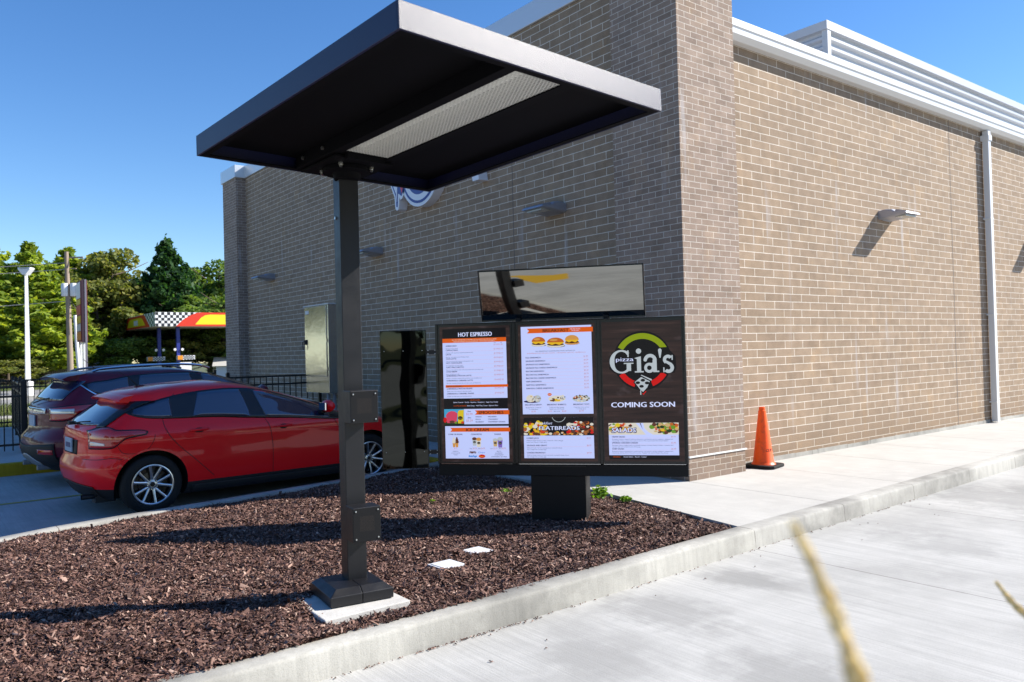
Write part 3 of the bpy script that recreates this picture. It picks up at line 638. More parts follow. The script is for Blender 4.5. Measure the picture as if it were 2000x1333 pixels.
# ---- screen 1: espresso
s1 = Screen(); s1.rect(-1.02, -0.392, 0.525, 1.70, 'wood', 0); s1.rect(-0.995, -0.426, 0.555, 1.68, 'black', 1)
s1.text('HOT ESPRESSO', -0.7, 1.612, 0.038, 'title', width=0.30, align='c', bold=0.03)
s1.rect(-0.995, -0.425, 1.075, 1.597, 'white', 2); s1.rect(-0.995, -0.425, 1.560, 1.597, 'orange', 3)
s1.text('ALL HOT BEVERAGES AVAILABLE IN 16oz REGULAR OR 20oz LARGE', -0.71, 1.580, 0.0095, 'cream', width=0.40, align='c')
s1.text('REGULAR ESPRESSO OR DECAF ESPRESSO - MADE HOW YOU LIKE IT', -0.71, 1.565, 0.0095, 'cream', width=0.37, align='c')
s1.text('RG', -0.532, 1.548, 0.009, 'navy'); s1.text('LG', -0.476, 1.548, 0.009, 'navy')
rows = [('AMERICANO','Espresso and hot water','$1.69/$1.89'),('CAPPUCCINO','Espresso with equal parts steamed and foamed milk','$1.99/$2.19'),('LATTE','Espresso with steamed milk (Available Iced)','$1.99/$2.29'),('CHAI LATTE','Chai concentrate with steamed milk (Available Iced)','$2.99/$3.29'),('HOT CHOCOLATE','Hot Chocolate with whip cream','$2.99/$3.29'),("CAFE' MACCHIATTO",'Espresso with steamed milk, vanilla and caramel sauce, and whip cream','$3.49/$3.69'),('COLD BREW','Black cold brewed coffee','$1.99/$2.49'),('GHIRARDELLI MOCHA LATTE','Espresso, chocolate, steamed milk, and whip cream (Available Iced)','$3.69/$3.99'),('GHIRARDELLI CARAMEL LATTE','Espresso, caramel, steamed milk, and whip cream (Available Iced)','$3.69/$3.99')]
zs_ = [1.527, 1.4895, 1.452, 1.415, 1.3785, 1.341, 1.303, 1.267, 1.225]
for (a_, d_, p_), z_ in zip(rows, zs_):
    s1.text(a_, -0.966, z_, 0.0125, 'navy', bold=0.035); s1.rect(-0.966, -0.452, z_-0.0055, z_-0.0043, 'rule', 3)
    s1.text(d_, -0.966, z_-0.0205, 0.0085, 'navy', bold=0.0); s1.text(p_, -0.455, z_+0.004, 0.0125, 'price', align='r', bold=0.01)
s1.rect(-0.976, -0.418, 1.170, 1.192, 'orange', 3); s1.text('FROZEN ESPRESSO', -0.966, 1.175, 0.0125, 'brown', bold=0.035)
for a_, z_ in (('GHIRARDELLI MOCHA FRAPPE', 1.154), ('GHIRARDELLI CARAMEL FRAPPE', 1.111)):
    s1.text(a_, -0.966, z_, 0.0125, 'navy', bold=0.035); s1.rect(-0.966, -0.452, z_-0.0055, z_-0.0043, 'rule', 3)
    s1.text('Topped with whip cream and chocolate drizzle', -0.966, z_-0.021, 0.0085, 'navy', bold=0.0); s1.text('$3.69/$3.99', -0.455, z_+0.003, 0.0125, 'price', align='r', bold=0.01)
s1.text('SYRUP FLAVORS', -0.715, 1.055, 0.009, 'orange', align='c'); s1.text('Salted Caramel - Vanilla - Hazelnut - Raspberry - Sugar Free Vanilla', -0.71, 1.036, 0.0105, 'title', width=0.40, align='c', bold=0.01)
s1.text('CUSTOMIZE OR ENHANCE', -0.908, 1.006, 0.009, 'orange', width=0.115); s1.text('Extra Syrup - Add Whip Cream - Espresso Shot', -0.785, 1.006, 0.0105, 'title', width=0.275, bold=0.01)
s1.rect(-0.995, -0.422, 0.850, 0.982, 'white', 2); s1.rect(-0.995, -0.815, 0.850, 0.982, 'sky', 3)
s1.rect(-0.995, -0.815, 0.850, 0.876, 'dkgreen', 4); s1.poly([(-0.97,0.862),(-0.885,0.862),(-0.874,0.945),(-0.90,0.962),(-0.93,0.966),(-0.96,0.955),(-0.98,0.93)], 'pink', 5)
s1.poly([(-0.872,0.858),(-0.822,0.858),(-0.817,0.975),(-0.86,0.972),(-0.872,0.955)], 'yellow', 5); s1.ell(-0.988, 0.888, 0.015, 0.024, 'red', 5); s1.ell(-0.85, 0.905, 0.022, 0.016, 'black', 6); s1.text('Crave', -0.85, 0.901, 0.009, 'yellow', L=7, width=0.034, align='c')
s1.ell(-0.925, 0.872, 0.024, 0.012, 'brown', 6); s1.ell(-0.83, 0.866, 0.014, 0.01, 'tomato', 6); s1.ell(-0.89, 0.865, 0.012, 0.009, 'green', 6)
s1.text('16oz', -0.768, 0.957, 0.012, 'navy', align='c', bold=0.03); s1.text('$2.99', -0.768, 0.929, 0.019, 'price', align='c', bold=0.0)
s1.text('20oz', -0.768, 0.901, 0.012, 'navy', align='c', bold=0.03); s1.text('$3.29', -0.768, 0.873, 0.019, 'price', align='c', bold=0.0)
s1.ribbon(-0.718, -0.412, 0.932, 0.970); s1.text('SMOOTHIES', -0.575, 0.9375, 0.028, 'black', width=0.222, align='c', bold=0.03)
for i, (a_, c_) in enumerate((('MANGO','WILDBERRY'),('PEACH','STRAWBERRY'),('BLUEBERRY','STRAWBERRY BANANA'))):
    s1.text(a_, -0.712, 0.909-i*0.022, 0.0105, 'navy', bold=0.03); s1.text(c_, -0.602, 0.909-i*0.022, 0.0105, 'navy', bold=0.03)
s1.rect(-0.990, -0.422, 0.553, 0.834, 'white', 2); s1.ribbon(-0.944, -0.410, 0.785, 0.820); s1.text('ICE CREAM', -0.70, 0.7895, 0.026, 'black', width=0.20, align='c', bold=0.03)
for a_, x_ in (('CONE OR BOWL', -0.898), ('CONCRETES', -0.710), ('SHAKES', -0.520)): s1.text(a_, x_, 0.757, 0.0125, 'navy', align='c', bold=0.035)
for dx, k_ in ((-0.014, 'cream'), (0.012, 'brown')):
    cx = -0.898+dx; s1.poly([(cx-0.010,0.650),(cx+0.010,0.650),(cx+0.014,0.690),(cx-0.014,0.690)], 'bun2', 4); s1.ell(cx, 0.697, 0.018, 0.012, k_, 5); s1.ell(cx, 0.713, 0.014, 0.011, k_, 5); s1.ell(cx, 0.727, 0.008, 0.012, k_, 5)
def cup(sc_, cx, z0, h, w_, key, key2, L=4):
    sc_.poly([(cx-w_*0.36,z0),(cx+w_*0.36,z0),(cx+w_*0.5,z0+h),(cx-w_*0.5,z0+h)], key, L); sc_.ell(cx, z0+h, w_*0.52, h*0.22, key2, L+1); sc_.ell(cx, z0+h*0.52, w_*0.33, h*0.16, 'black', L+1); sc_.text('Crave', cx, z0+h*0.47, h*0.11, 'cream', L+2, width=w_*0.5, align='c')
cup(s1, -0.728, 0.664, 0.06, 0.040, 'grey', 'brown'); cup(s1, -0.690, 0.652, 0.068, 0.044, 'cream', 'bun2'); cup(s1, -0.543, 0.657, 0.058, 0.040, 'skin', 'grey'); cup(s1, -0.500, 0.648, 0.074, 0.045, 'purple', 'grey')
s1.text('$.99', -0.90, 0.636, 0.011, 'price', align='c'); s1.text('16oz', -0.772, 0.636, 0.0095, 'navy'); s1.text('$3.99', -0.744, 0.636, 0.012, 'price', bold=0); s1.text('20oz', -0.700, 0.636, 0.0095, 'navy'); s1.text('$4.79', -0.672, 0.636, 0.012, 'price', bold=0)
s1.text('16oz', -0.588, 0.636, 0.0095, 'navy'); s1.text('$3.99', -0.560, 0.636, 0.012, 'price', bold=0); s1.text('20oz', -0.514, 0.636, 0.0095, 'navy'); s1.text('$4.99', -0.486, 0.636, 0.012, 'price', bold=0)
for x0_, x1_ in ((-0.955, -0.84), (-0.78, -0.625), (-0.59, -0.435)): s1.rect(x0_, x1_, 0.628, 0.6292, 'rule', 3)
for i, a_ in enumerate(('VANILLA','CHOCOLATE','TWIST')): s1.text(a_, -0.90, 0.611-i*0.0155, 0.0095, 'navy', align='c')
for i, a_ in enumerate(('PEACH','BLUEBERRY','STRAWBERRY','STRAWBERRY BANANA')): s1.text(a_, -0.512, 0.611-i*0.0155, 0.0095, 'navy', align='c')
s1.text("M&M's", -0.745, 0.598, 0.018, 'brown', width=0.058, align='c', bold=0.06, italic=0.2); s1.text('Oreo', -0.668, 0.599, 0.016, 'blue', width=0.06, align='c', bold=0.02, italic=0.2)
s1.text('Butterfinger', -0.745, 0.566, 0.018, 'blue', width=0.075, align='c', bold=0.05, italic=0.2); s1.ell(-0.664, 0.573, 0.030, 0.0155, 'red', 4); s1.text("Reese's", -0.664, 0.568, 0.011, 'yellow', 5, width=0.042, align='c')
# ---- screen 2: breakfast
s2 = Screen(); s2.rect(-0.319, 0.338, 0.530, 1.695, 'wood', 0); s2.rect(-0.294, 0.311, 0.932, 1.679, 'white', 2)
s2.ribbon(-0.241, 0.324, 1.622, 1.663); s2.text('BREAKFAST', 0.008, 1.629, 0.027, 'black', width=0.222, align='c', bold=0.03)
s2.text('SERVED UNTIL', 0.175, 1.645, 0.009, 'title', width=0.09, align='c'); s2.text('10:30 AM', 0.175, 1.632, 0.009, 'title', width=0.06, align='c')
def burger(cx, cz, w_, L, top='bun', eg=True):
    s2.ell(cx+0.004, cz-0.030, w_*0.5, 0.012, 'navy', L-1); s2.ell(cx, cz-0.024, w_*0.5, 0.017, 'bun2' if not eg else 'cream', L); s2.ell(cx, cz-0.016, w_*0.47, 0.012, 'patty', L+1)
    s2.poly([(cx-w_*0.48,cz-0.004),(cx-w_*0.2,cz-0.020),(cx,cz-0.010),(cx+w_*0.22,cz-0.022),(cx+w_*0.48,cz-0.002),(cx+w_*0.46,cz+0.006),(cx-w_*0.46,cz+0.006)], 'cheese', L+2)
    s2.ell(cx, cz+0.002, w_*0.47, 0.040, top, L+3, a0=0, a1=180); s2.ell(cx-w_*0.1, cz+0.022, w_*0.22, 0.010, 'bun2', L+4)
burger(-0.142, 1.548, 0.125, 3); burger(0.145, 1.556, 0.125, 3, 'bun2', False); burger(0.005, 1.538, 0.155, 9)
s2.text('ALL BREAKFAST SANDWICHES HAVE OPTION OF:', 0.0, 1.462, 0.0105, 'navy', width=0.34, align='c'); s2.text('SCRAMBLED EGG OR EGG WHITE - CROISSANT, BISCUIT, OR BROWN', 0.005, 1.446, 0.0095, 'price', width=0.50, align='c', bold=0.0)
its = [('EGG SANDWICH','$1.89'),('SAUSAGE SANDWICH','$3.39'),('SAUSAGE EGG SANDWICH','$3.79'),('SAUSAGE EGG CHEESE SANDWICH','$3.99'),('BACON SANDWICH','$3.39'),('BACON EGG SANDWICH','$3.79'),('BACON EGG CHEESE SANDWICH','$3.99'),('HAM SANDWICH','$3.39'),('HAM EGG SANDWICH','$3.79'),('HAM EGG CHEESE SANDWICH','$3.99')]
for i, (a_, p_) in enumerate(its):
    z_ = 1.408-i*0.0291; s2.text(a_, -0.257, z_, 0.0125, 'navy', bold=0.035); s2.rect(-0.257, 0.278, z_-0.0055, z_-0.0043, 'rule', 3); s2.text(p_, 0.278, z_+0.002, 0.0125, 'price', align='r', bold=0.01)
rr = random.Random(3)
def blobs(cx, cz, rx, rz, n_, keys, L, r0=0.006, r1=0.014, clip=None):
    for i in range(n_):
        a_ = rr.uniform(0, 6.28); q = math.sqrt(rr.random()); x_ = cx+rx*q*math.cos(a_); z_ = cz+rz*q*math.sin(a_); r_ = rr.uniform(r0, r1)
        if clip: x_ = min(max(x_, clip[0]+r_), clip[1]-r_); z_ = min(max(z_, clip[2]+r_*0.7), clip[3]-r_*0.7)
        s_now.ell(x_, z_, r_, r_*rr.uniform(0.5, 0.85), rr.choice(keys), L+i*0.05, n=9)
s_now = s2
s2.ell(-0.213, 1.040, 0.07, 0.012, 'navy', 3); s2.ell(-0.225, 1.066, 0.036, 0.032, 'cream', 4); s2.ell(-0.165, 1.064, 0.034, 0.030, 'grey', 4); blobs(-0.195, 1.062, 0.06, 0.022, 26, ['cream','grey','cream','skin','brown'], 5, 0.004, 0.009)
s2.ell(0.0, 1.060, 0.07, 0.028, 'cream', 4); blobs(-0.02, 1.052, 0.03, 0.015, 14, ['patty','cheese','green','brown'], 5, 0.006, 0.011); blobs(0.04, 1.07, 0.035, 0.018, 14, ['cream','patty','grey','dkgreen'], 5, 0.006, 0.013); blobs(0.01, 1.05, 0.02, 0.01, 6, ['cheese'], 6, 0.008, 0.012)
s2.ell(-0.058, 1.098, 0.018, 0.012, 'orange', 4); s2.text('NEW', -0.058, 1.094, 0.008, 'cream', 5, align='c')
s2.ell(0.21, 1.060, 0.076, 0.030, 'grey', 4); blobs(0.215, 1.064, 0.065, 0.028, 40, ['cream','grey','cream','tomato','brown','bun2','dkgreen'], 5, 0.005, 0.012)
for a_, d1, d2, x_ in (('BISCUITS & GRAVY','Buttery Biscuit, smothered','in sausage gravy',-0.200),('BREAKFAST BURRITO','Tortilla with Egg, Sausage,','Hashbrowns, and Cheese',0.0),('BREAKFAST TOTS','Crispy tater tots, covered','in sausage gravy',0.21)):
    s2.text(a_, x_, 1.006, 0.0125, 'navy', align='c', bold=0.035); s2.rect(x_-0.085, x_+0.085, 1.0, 1.0012, 'rule', 3); s2.text(d1, x_, 0.984, 0.009, 'navy', align='c', bold=0); s2.text(d2, x_, 0.970, 0.009, 'navy', align='c', bold=0)
s2.text('$2.49', -0.2, 0.950, 0.0125, 'price', align='c'); s2.text('$2.99', -0.058, 0.950, 0.0125, 'price', align='c'); s2.text('OR 2 FOR', 0.0, 0.950, 0.0095, 'navy', align='c'); s2.text('$5.00', 0.062, 0.950, 0.0125, 'price', align='c'); s2.text('$2.99', 0.21, 0.950, 0.0125, 'price', align='c')
s2.rect(-0.291, 0.309, 0.557, 0.903, 'white', 2); s2.rect(-0.291, 0.309, 0.750, 0.903, 'black', 3)
blobs(-0.20, 0.80, 0.12, 0.07, 70, ['crust','cheese','patty','tomato','cheese','yellow','brown','cream'], 4, 0.010, 0.024, (-0.291,0.309,0.751,0.885)); blobs(0.20, 0.81, 0.13, 0.06, 80, ['brown','patty','crust','tomato','cream','bun','red'], 4, 0.010, 0.022, (-0.291,0.309,0.751,0.895)); blobs(0.02, 0.765, 0.25, 0.010, 50, ['crust','cheese','brown','bun2','cream'], 4, 0.008, 0.016, (-0.291,0.309,0.751,0.79))
s2.ring(0.015, 0.925, 0.058, 0.062, 200, 340, 'grey', 9, 18)
s2.text('Breakfast', -0.115, 0.845, 0.022, 'title', 10, width=0.15, align='c', bold=0.0, italic=0.35); s2.text('FLATBREADS', 0.018+0.003, 0.7945, 0.036, 'black', 9.5, width=0.352, align='c', bold=0.07); s2.text('FLATBREADS', 0.018, 0.797, 0.034, 'title', 10, width=0.346, align='c', bold=0.03)
for a_, d1, d2, z_ in (('LUMBER JACK','Flatbread dough covered in butter, mozzarella cheese, sausage,','bacon, and covered in maple syrup',0.722),('SAUSAGE AND GRAVY','Flatbread dough covered in sausage gravy, mozzarella cheese,','more sausage and scrambled eggs',0.660),('LOADED BREAKFAST','Flatbread dough covered in butter and ranch, mozzarella cheese, bacon,','ham, sausage and scrambled eggs',0.598)):
    s2.text(a_, -0.266, z_, 0.0125, 'navy', bold=0.035); s2.rect(-0.266, 0.285, z_-0.0055, z_-0.0043, 'rule', 3); s2.text(d1, -0.266, z_-0.019, 0.009, 'navy', bold=0); s2.text(d2, -0.266, z_-0.033, 0.009, 'navy', bold=0); s2.text('$4.99', 0.285, z_, 0.0125, 'price', align='r')
# ---- screen 3: pizza logo and salads
s3 = Screen(); s_now = s3; s3.rect(0.396, 1.050, 0.533, 1.696, 'wood', 0)
cx, cz = 0.728, 1.368; s3.ell(cx, cz, 0.240, 0.246, 'black', 1, 60)
s3.ring(cx, cz, 0.180, 0.228, 12, 150, 'lime', 2); s3.ring(cx, cz, 0.180, 0.228, 212, 252, 'red', 2); s3.ring(cx, cz, 0.180, 0.228, 291, 328, 'red', 2)
s3.poly([(0.455,1.30),(0.50,1.265),(0.60,1.262),(0.985,1.262),(1.003,1.30),(0.998,1.40),(0.93,1.475),(0.60,1.468),(0.50,1.452),(0.452,1.40)], 'black', 3)
def serif_word():
    # G drawn as a heavy ring with slab serifs, then i a ' s
    gx, gz, ro, ri = 0.556, 1.362, 0.098, 0.058
    for i in range(36):
        a0_, a1_ = rad(48+i*7.3), rad(48+(i+1)*7.3)
        th0 = 0.5-0.5*math.cos(2*(a0_)); th1 = 0.5-0.5*math.cos(2*(a1_))
        r0_, r1_ = ro-(0.040-0.026*th0), ro-(0.040-0.026*th1)
        s3.poly([(gx+r0_*math.cos(a0_)*1.0, gz+r0_*math.sin(a0_)), (gx+ro*math.cos(a0_), gz+ro*math.sin(a0_)), (gx+ro*math.cos(a1_), gz+ro*math.sin(a1_)), (gx+r1_*math.cos(a1_), gz+r1_*math.sin(a1_))], 'grey', 5)
    s3.rect(0.606, 0.617, 1.388, 1.455, 'grey', 5); s3.rect(0.598, 0.634, 1.284, 1.345, 'grey', 5); s3.rect(0.575, 0.655, 1.343, 1.352, 'grey', 5)
    s3.ell(0.699, 1.447, 0.022, 0.022, 'grey', 5); s3.rect(0.683, 0.717, 1.274, 1.397, 'grey', 5); s3.rect(0.664, 0.737, 1.270, 1.281, 'grey', 5); s3.poly([(0.662,1.390),(0.717,1.404),(0.717,1.392),(0.683,1.380)], 'grey', 5)
    # a
    s3.rect(0.812, 0.845, 1.285, 1.375, 'grey', 5); s3.ring(0.792, 1.368, 0.026, 0.054, 5, 165, 'grey', 5, 20); s3.ell(0.752, 1.373, 0.014, 0.014, 'grey', 5); s3.ring(0.784, 1.307, 0.019, 0.042, 0, 360, 'grey', 5, 28)
    s3.poly([(0.784,1.338),(0.815,1.352),(0.815,1.336),(0.79,1.328)], 'grey', 5); s3.rect(0.83, 0.864, 1.270, 1.282, 'grey', 5); s3.rect(0.815, 0.845, 1.270, 1.29, 'grey', 5)
    s3.poly([(0.858,1.452),(0.866,1.464),(0.880,1.464),(0.888,1.452),(0.878,1.388),(0.868,1.388)], 'grey', 5)
    # s
    s3.ring(0.936, 1.372, 0.014, 0.040, 30, 235, 'grey', 5, 20); s3.ring(0.940, 1.305, 0.016, 0.044, -140, 62, 'grey', 5, 20); s3.poly([(0.908,1.352),(0.930,1.362),(0.968,1.342),(0.946,1.326)], 'grey', 5)
    s3.rect(0.966, 0.976, 1.368, 1.408, 'grey', 5); s3.rect(0.897, 0.907, 1.268, 1.308, 'grey', 5)
serif_word()
s3.rect(0.505, 0.662, 1.352, 1.400, 'black', 6); s3.text('pizza', 0.583, 1.366, 0.034, 'title', 7, width=0.145, align='c', bold=0.01)
s3.poly([(0.648,1.190),(0.712,1.240),(0.800,1.200),(0.770,1.140),(0.726,1.098),(0.700,1.118)], 'black', 6)
s3.poly([(0.660,1.190),(0.714,1.232),(0.785,1.196),(0.762,1.145),(0.727,1.108),(0.705,1.128)], 'grey', 7); s3.poly([(0.712,1.246),(0.718,1.250),(0.802,1.212),(0.798,1.200)], 'grey', 7)
for q in ((0.728,1.205),(0.716,1.155),(0.686,1.185),(0.762,1.182)): s3.ell(q[0], q[1], 0.019, 0.012, 'black', 8, 14)
s3.rect(0.704, 0.712, 1.085, 1.122, 'grey', 7); s3.poly([(0.718,1.098),(0.73,1.083),(0.755,1.112),(0.748,1.116),(0.73,1.095)], 'red', 7)
s3.text('COMING SOON', 0.722, 0.983, 0.044, 'title', width=0.520, align='c', bold=0.035)
s3.rect(0.434, 1.008, 0.549, 0.852, 'black', 1); s3.rect(0.434, 1.008, 0.754, 0.852, 'cream', 2); s3.rect(0.434, 1.006, 0.584, 0.754, 'white', 2)
blobs(0.53, 0.81, 0.11, 0.045, 60, ['tomato','green','cream','skin','bun2','yellow','patty'], 3, 0.010, 0.022, (0.434,1.008,0.755,0.851)); blobs(0.90, 0.81, 0.12, 0.045, 70, ['green','dkgreen','skin','bun','green','brown','tomato','cheese'], 3, 0.010, 0.024, (0.434,1.008,0.755,0.851))
s3.poly([(0.66,0.850),(0.69,0.850),(0.78,0.755),(0.74,0.755)], 'white', 8); s3.poly([(0.70,0.851),(0.72,0.851),(0.735,0.79),(0.80,0.755),(0.775,0.755),(0.72,0.785)], 'white', 8.4); s3.poly([(0.692,0.850),(0.703,0.850),(0.722,0.80),(0.715,0.80)], 'navy', 8.2)
s3.text('SALADS', 0.561, 0.7725, 0.040, 'navy', 9, width=0.204, align='c', bold=0.075); s3.text('SALADS', 0.560, 0.775, 0.037, 'title', 10, width=0.196, align='c', bold=0.03)
for a_, d1, d2, p_, z_ in (('CRAVE SALAD','Romaine lettuce topped with mushrooms, red onions, green peppers, pepperoni,','mozzarella cheese, bacon bits and croutons. We recommend the Sweet Italian!','$4.99',0.731),('SMOKED CHICKEN CAESAR','Romaine lettuce topped with mozzarella cheese, smoked chicken breast, croutons and','served with our house Caesar Dressing','$5.99',0.681),('CHEF SALAD','Romaine lettuce topped w/ mushrooms, red onions, green peppers, pepperoni,','mozzarella cheese, bacon bits and croutons. Topped with our smoked turkey breast.','$5.99',0.631)):
    s3.text(a_, 0.460, z_, 0.0125, 'navy', bold=0.035); s3.rect(0.460, 0.982, z_-0.0055, z_-0.0043, 'rule', 3); s3.text(d1, 0.460, z_-0.0185, 0.0085, 'navy', width=0.50, bold=0); s3.text(d2, 0.460, z_-0.0315, 0.0085, 'navy', width=0.23 if 'served' in d2 else 0.46, bold=0); s3.text(p_, 0.982, z_, 0.0125, 'price', align='r')
s3.text('DRESSINGS:', 0.464, 0.566, 0.009, 'orange'); s3.text('Sweet Italian - Ranch - Caesar', 0.552, 0.566, 0.0105, 'title', width=0.19)
for sc_i, nm in ((s1, 'hot espresso, smoothies and ice cream screen'), (s2, 'breakfast and flatbreads screen'), (s3, 'pizza logo and salads screen')):
    x0_ = {0: (-1.036, -0.376), 1: (-0.338, 0.354), 2: (0.388, 1.056)}[(s1, s2, s3).index(sc_i)]
    b = MB(); b.box(x0_[0], x0_[1], -0.0105, 0.002, 0.512, 1.718); scr = b.build('screen', M['black_smooth'], mb); scr['label'] = nm
    sc_i.b.build('screen_graphics', [EM[k] for k in KEYS], scr)

# reflective blank panels mounted on the board
tp = thing('topper_panel', 'wide blank smoked reflective panel standing on top of the menu board', 'blank sign panel', (BC + Vector((math.cos(BA), math.sin(BA), 0))*0.05 + Vector((0.766, 0.643, 0))*0.05)[:], BA)
# seen-from-lane local frame: x along, y into board; panel bowed: leans forward, more at the foot
tw, th_ = 0.71, 0.425; zc = 1.955; nseg = 24; pts = []; y_ = 0.0
t_at = lambda q: rad(21.0 - 10.0*q)         # q = 0 foot ... 1 top
zz, yy = 1.745, 0.05; pr = [(yy, zz)]
for i in range(nseg):
    a_ = t_at((i+0.5)/nseg); zz += math.cos(a_)*th_/0.962/nseg; yy -= math.sin(a_)*th_/0.962/nseg; pr.append((yy, zz))
b = MB(); vs = []; nxp = 12
for (yy, zz) in pr:
    for k in range(nxp+1): vs.append((-tw+0.008+(2*tw-0.016)*k/nxp, yy-0.004, zz))
b.add(vs, [(i*(nxp+1)+k, i*(nxp+1)+k+1, (i+1)*(nxp+1)+k+1, (i+1)*(nxp+1)+k) for i in range(nseg) for k in range(nxp)])
b.build('panel_face', M['mirror'], tp, smooth=True, sharp=80)
b = MB()
for sgn in (-1, 1):
    x0_, x1_ = sorted((sgn*tw, sgn*(tw-0.012)))
    pl = [(yy-0.012, zz) for yy, zz in pr] + [(yy+0.035, zz) for yy, zz in pr[::-1]]
    b.prism(pl, x0_, x1_, M=Matrix(((0,0,1,0),(1,0,0,0),(0,1,0,0),(0,0,0,1))))
for j in (0, -1):
    yy, zz = pr[j]; b.box(-tw, tw, yy-0.014, yy+0.036, zz-0.006, zz+0.006)
b.build('panel_frame', M['black_smooth'], tp)
b = MB(); vs = []
for (yy, zz) in pr: vs += [(-tw+0.01, yy+0.03, zz), (tw-0.01, yy+0.03, zz)]
b.add(vs, [(2*i, 2*i+2, 2*i+3, 2*i+1) for i in range(nseg)]); b.box(-0.4, -0.36, 0.0, 0.09, 1.70, 1.76); b.box(0.36, 0.40, 0.0, 0.09, 1.70, 1.76)
b.build('back_sheet', M['black_panel'], tp)
LE = Vector((3.76, 5.91, 0))
lp = thing('side_panel', 'tall narrow blank smoked panel bracketed to the left side of the menu board', 'blank sign panel', LE[:], rad(-35.3))
b = MB(); b.box(-0.486, -0.084, -0.004, 0.05, 0.474, 1.68); b.build('panel_frame', M['black_smooth'], lp, bevel=0.003)
b = MB(); n1, n2 = 24, 60; vs = []
rw = random.Random(9); bl = [(rw.uniform(-0.5, -0.1), rw.uniform(0.5, 1.65), rw.uniform(0.05, 0.16), rw.uniform(-1, 1)) for _ in range(16)]
def wav(x_, z_):
    q = 0.0022*math.sin((z_-0.5)*7.5)*(1+2*(x_+0.3)) + 0.006*(z_-1.08)**2; 
    for (bx_, bz_, br_, ba_) in bl: q += 0.0007*ba_*math.exp(-((x_-bx_)**2+(z_-bz_)**2)/br_**2)
    for zc_ in (0.62, 0.86, 1.1, 1.34, 1.58):
        for xc_ in (-0.5, -0.1): q += 0.0009*math.exp(-((x_-xc_)**2/0.0012+(z_-zc_)**2/0.004))
    return q
for j in range(n2+1):
    for i in range(n1+1):
        x_ = -0.480+0.390*i/n1; z_ = 0.480+1.194*j/n2; vs.append((x_, -0.0075-wav(x_, z_)-0.0*z_, z_))
b.add(vs, [(j*(n1+1)+i, j*(n1+1)+i+1, (j+1)*(n1+1)+i+1, (j+1)*(n1+1)+i) for j in range(n2) for i in range(n1)])
mw = mat('smoked_panel_smooth', (0.042,0.044,0.040), 0.03, 1.0); b.build('panel_face', mw, lp, smooth=True, sharp=80)
for z_ in (0.62, 1.50):
    for x_ in (-0.45, -0.285, -0.12): b = MB(); b.lathe([(0.0001, -0.018), (0.003, -0.0175), (0.004, -0.011)], 8, M=Matrix.Translation((x_, 0, z_)), axis='y'); b.build('screw', M['bolt'], lp)
for z_ in (0.61, 1.485):
    b = MB(); b.box(-0.10, 0.03, 0.01, 0.045, z_-0.018, z_+0.018)
    br_ = b.build('bracket', M['black'], lp)
    for x_ in (-0.07, -0.01):
        for dz in (0.015, -0.015): b = MB(); b.lathe([(0.0001, 0.0), (0.004, 0.001), (0.004, 0.01)], 8, M=Matrix.Translation((x_, 0.0, z_+dz)), axis='y'); b.build('bracket_screw', M['bolt'], br_)

# flat white handhole covers in the bark
for (loc, rz, lab) in (((2.965, 4.60, 0.035), rad(3), 'flat white utility cover in the bark, nearer the canopy post'), ((3.33, 4.76, 0.035), rad(4), 'flat white utility cover in the bark, nearer the menu board pedestal')):
    b = MB(); b.box(-0.095, 0.095, -0.085, 0.085, -0.05, 0.0); b.box(-0.08, 0.08, -0.07, 0.07, 0.0, 0.004)
    o = b.build('utility_cover', mat('pale_composite', (0.62,0.62,0.64), 0.6), bevel=0.004); o.location = loc; o.rotation_euler = (0, 0, rz); tag(o, lab, 'utility cover', 'utility covers in the bark')

# traffic cone
cn = thing('traffic_cone', 'orange traffic cone on a black square base beside the brick pier', 'traffic cone', (8.30, 5.765, 0), rad(12))
cn.scale = (1.03, 1.03, 1.03)
b = MB(); b.prism([(-0.19,-0.15),(-0.15,-0.19),(0.15,-0.19),(0.19,-0.15),(0.19,0.15),(0.15,0.19),(-0.15,0.19),(-0.19,0.15)], 0.004, 0.038); b.build('base', M['rubber'], cn, bevel=0.008)
b = MB(); b.lathe([(0.14,0.038),(0.128,0.055),(0.118,0.07),(0.045,0.63),(0.043,0.66),(0.036,0.665),(0.035,0.70),(0.028,0.705),(0.026,0.66)], 40); cc = b.build('cone', M['orange'], cn, smooth=True)
b = MB()      # handwritten scrawl, wrapped round the cone
vs, fs = text_mesh("CUP 102", 0.02, 0.3)
out = []
for (x_, y_) in vs:
    z_ = 0.19+y_*0.045; r_ = 0.118-(z_-0.07)*(0.073/0.56)+0.0015; a_ = rad(228) + (x_*0.045-0.02)/r_; out.append((r_*math.cos(a_), r_*math.sin(a_), z_))
b.add(out, fs); b.build('scrawl', M['cord'], cc)

# electric service cabinet on the shaded wall
cb = thing('service_cabinet', 'tall stainless steel electric cabinet fixed to the shaded brick wall', 'electric cabinet', (WL, 14.8, 0))
X0 = -0.52
b = MB(); b.box(X0, 0.0, -0.62, 0.45, 0.77, 2.48); b.build('case', M['steel'], cb, bevel=0.004)
b = MB(); b.box(X0-0.02, 0.0, -0.65, 0.50, 2.481, 2.50); b.build('rain_hood', M['white_metal'], cb)
b = MB(); b.box(X0-0.018, X0-0.001, -0.55, 0.43, 1.09, 2.46); dr_ = b.build('door', M['steel'], cb, bevel=0.003)
b = MB(); b.box(X0-0.05, X0-0.018, 0.36, 0.40, 1.72, 1.82); b.tube([(X0-0.05,0.38,1.80),(X0-0.075,0.42,1.77),(X0-0.06,0.43,1.62)], 0.008); b.build('handle', M['black'], dr_)
b = MB(); b.box(X0-0.0195, X0-0.0182, 0.22, 0.40, 2.33, 2.40); b.build('sticker', M['shed'], dr_)
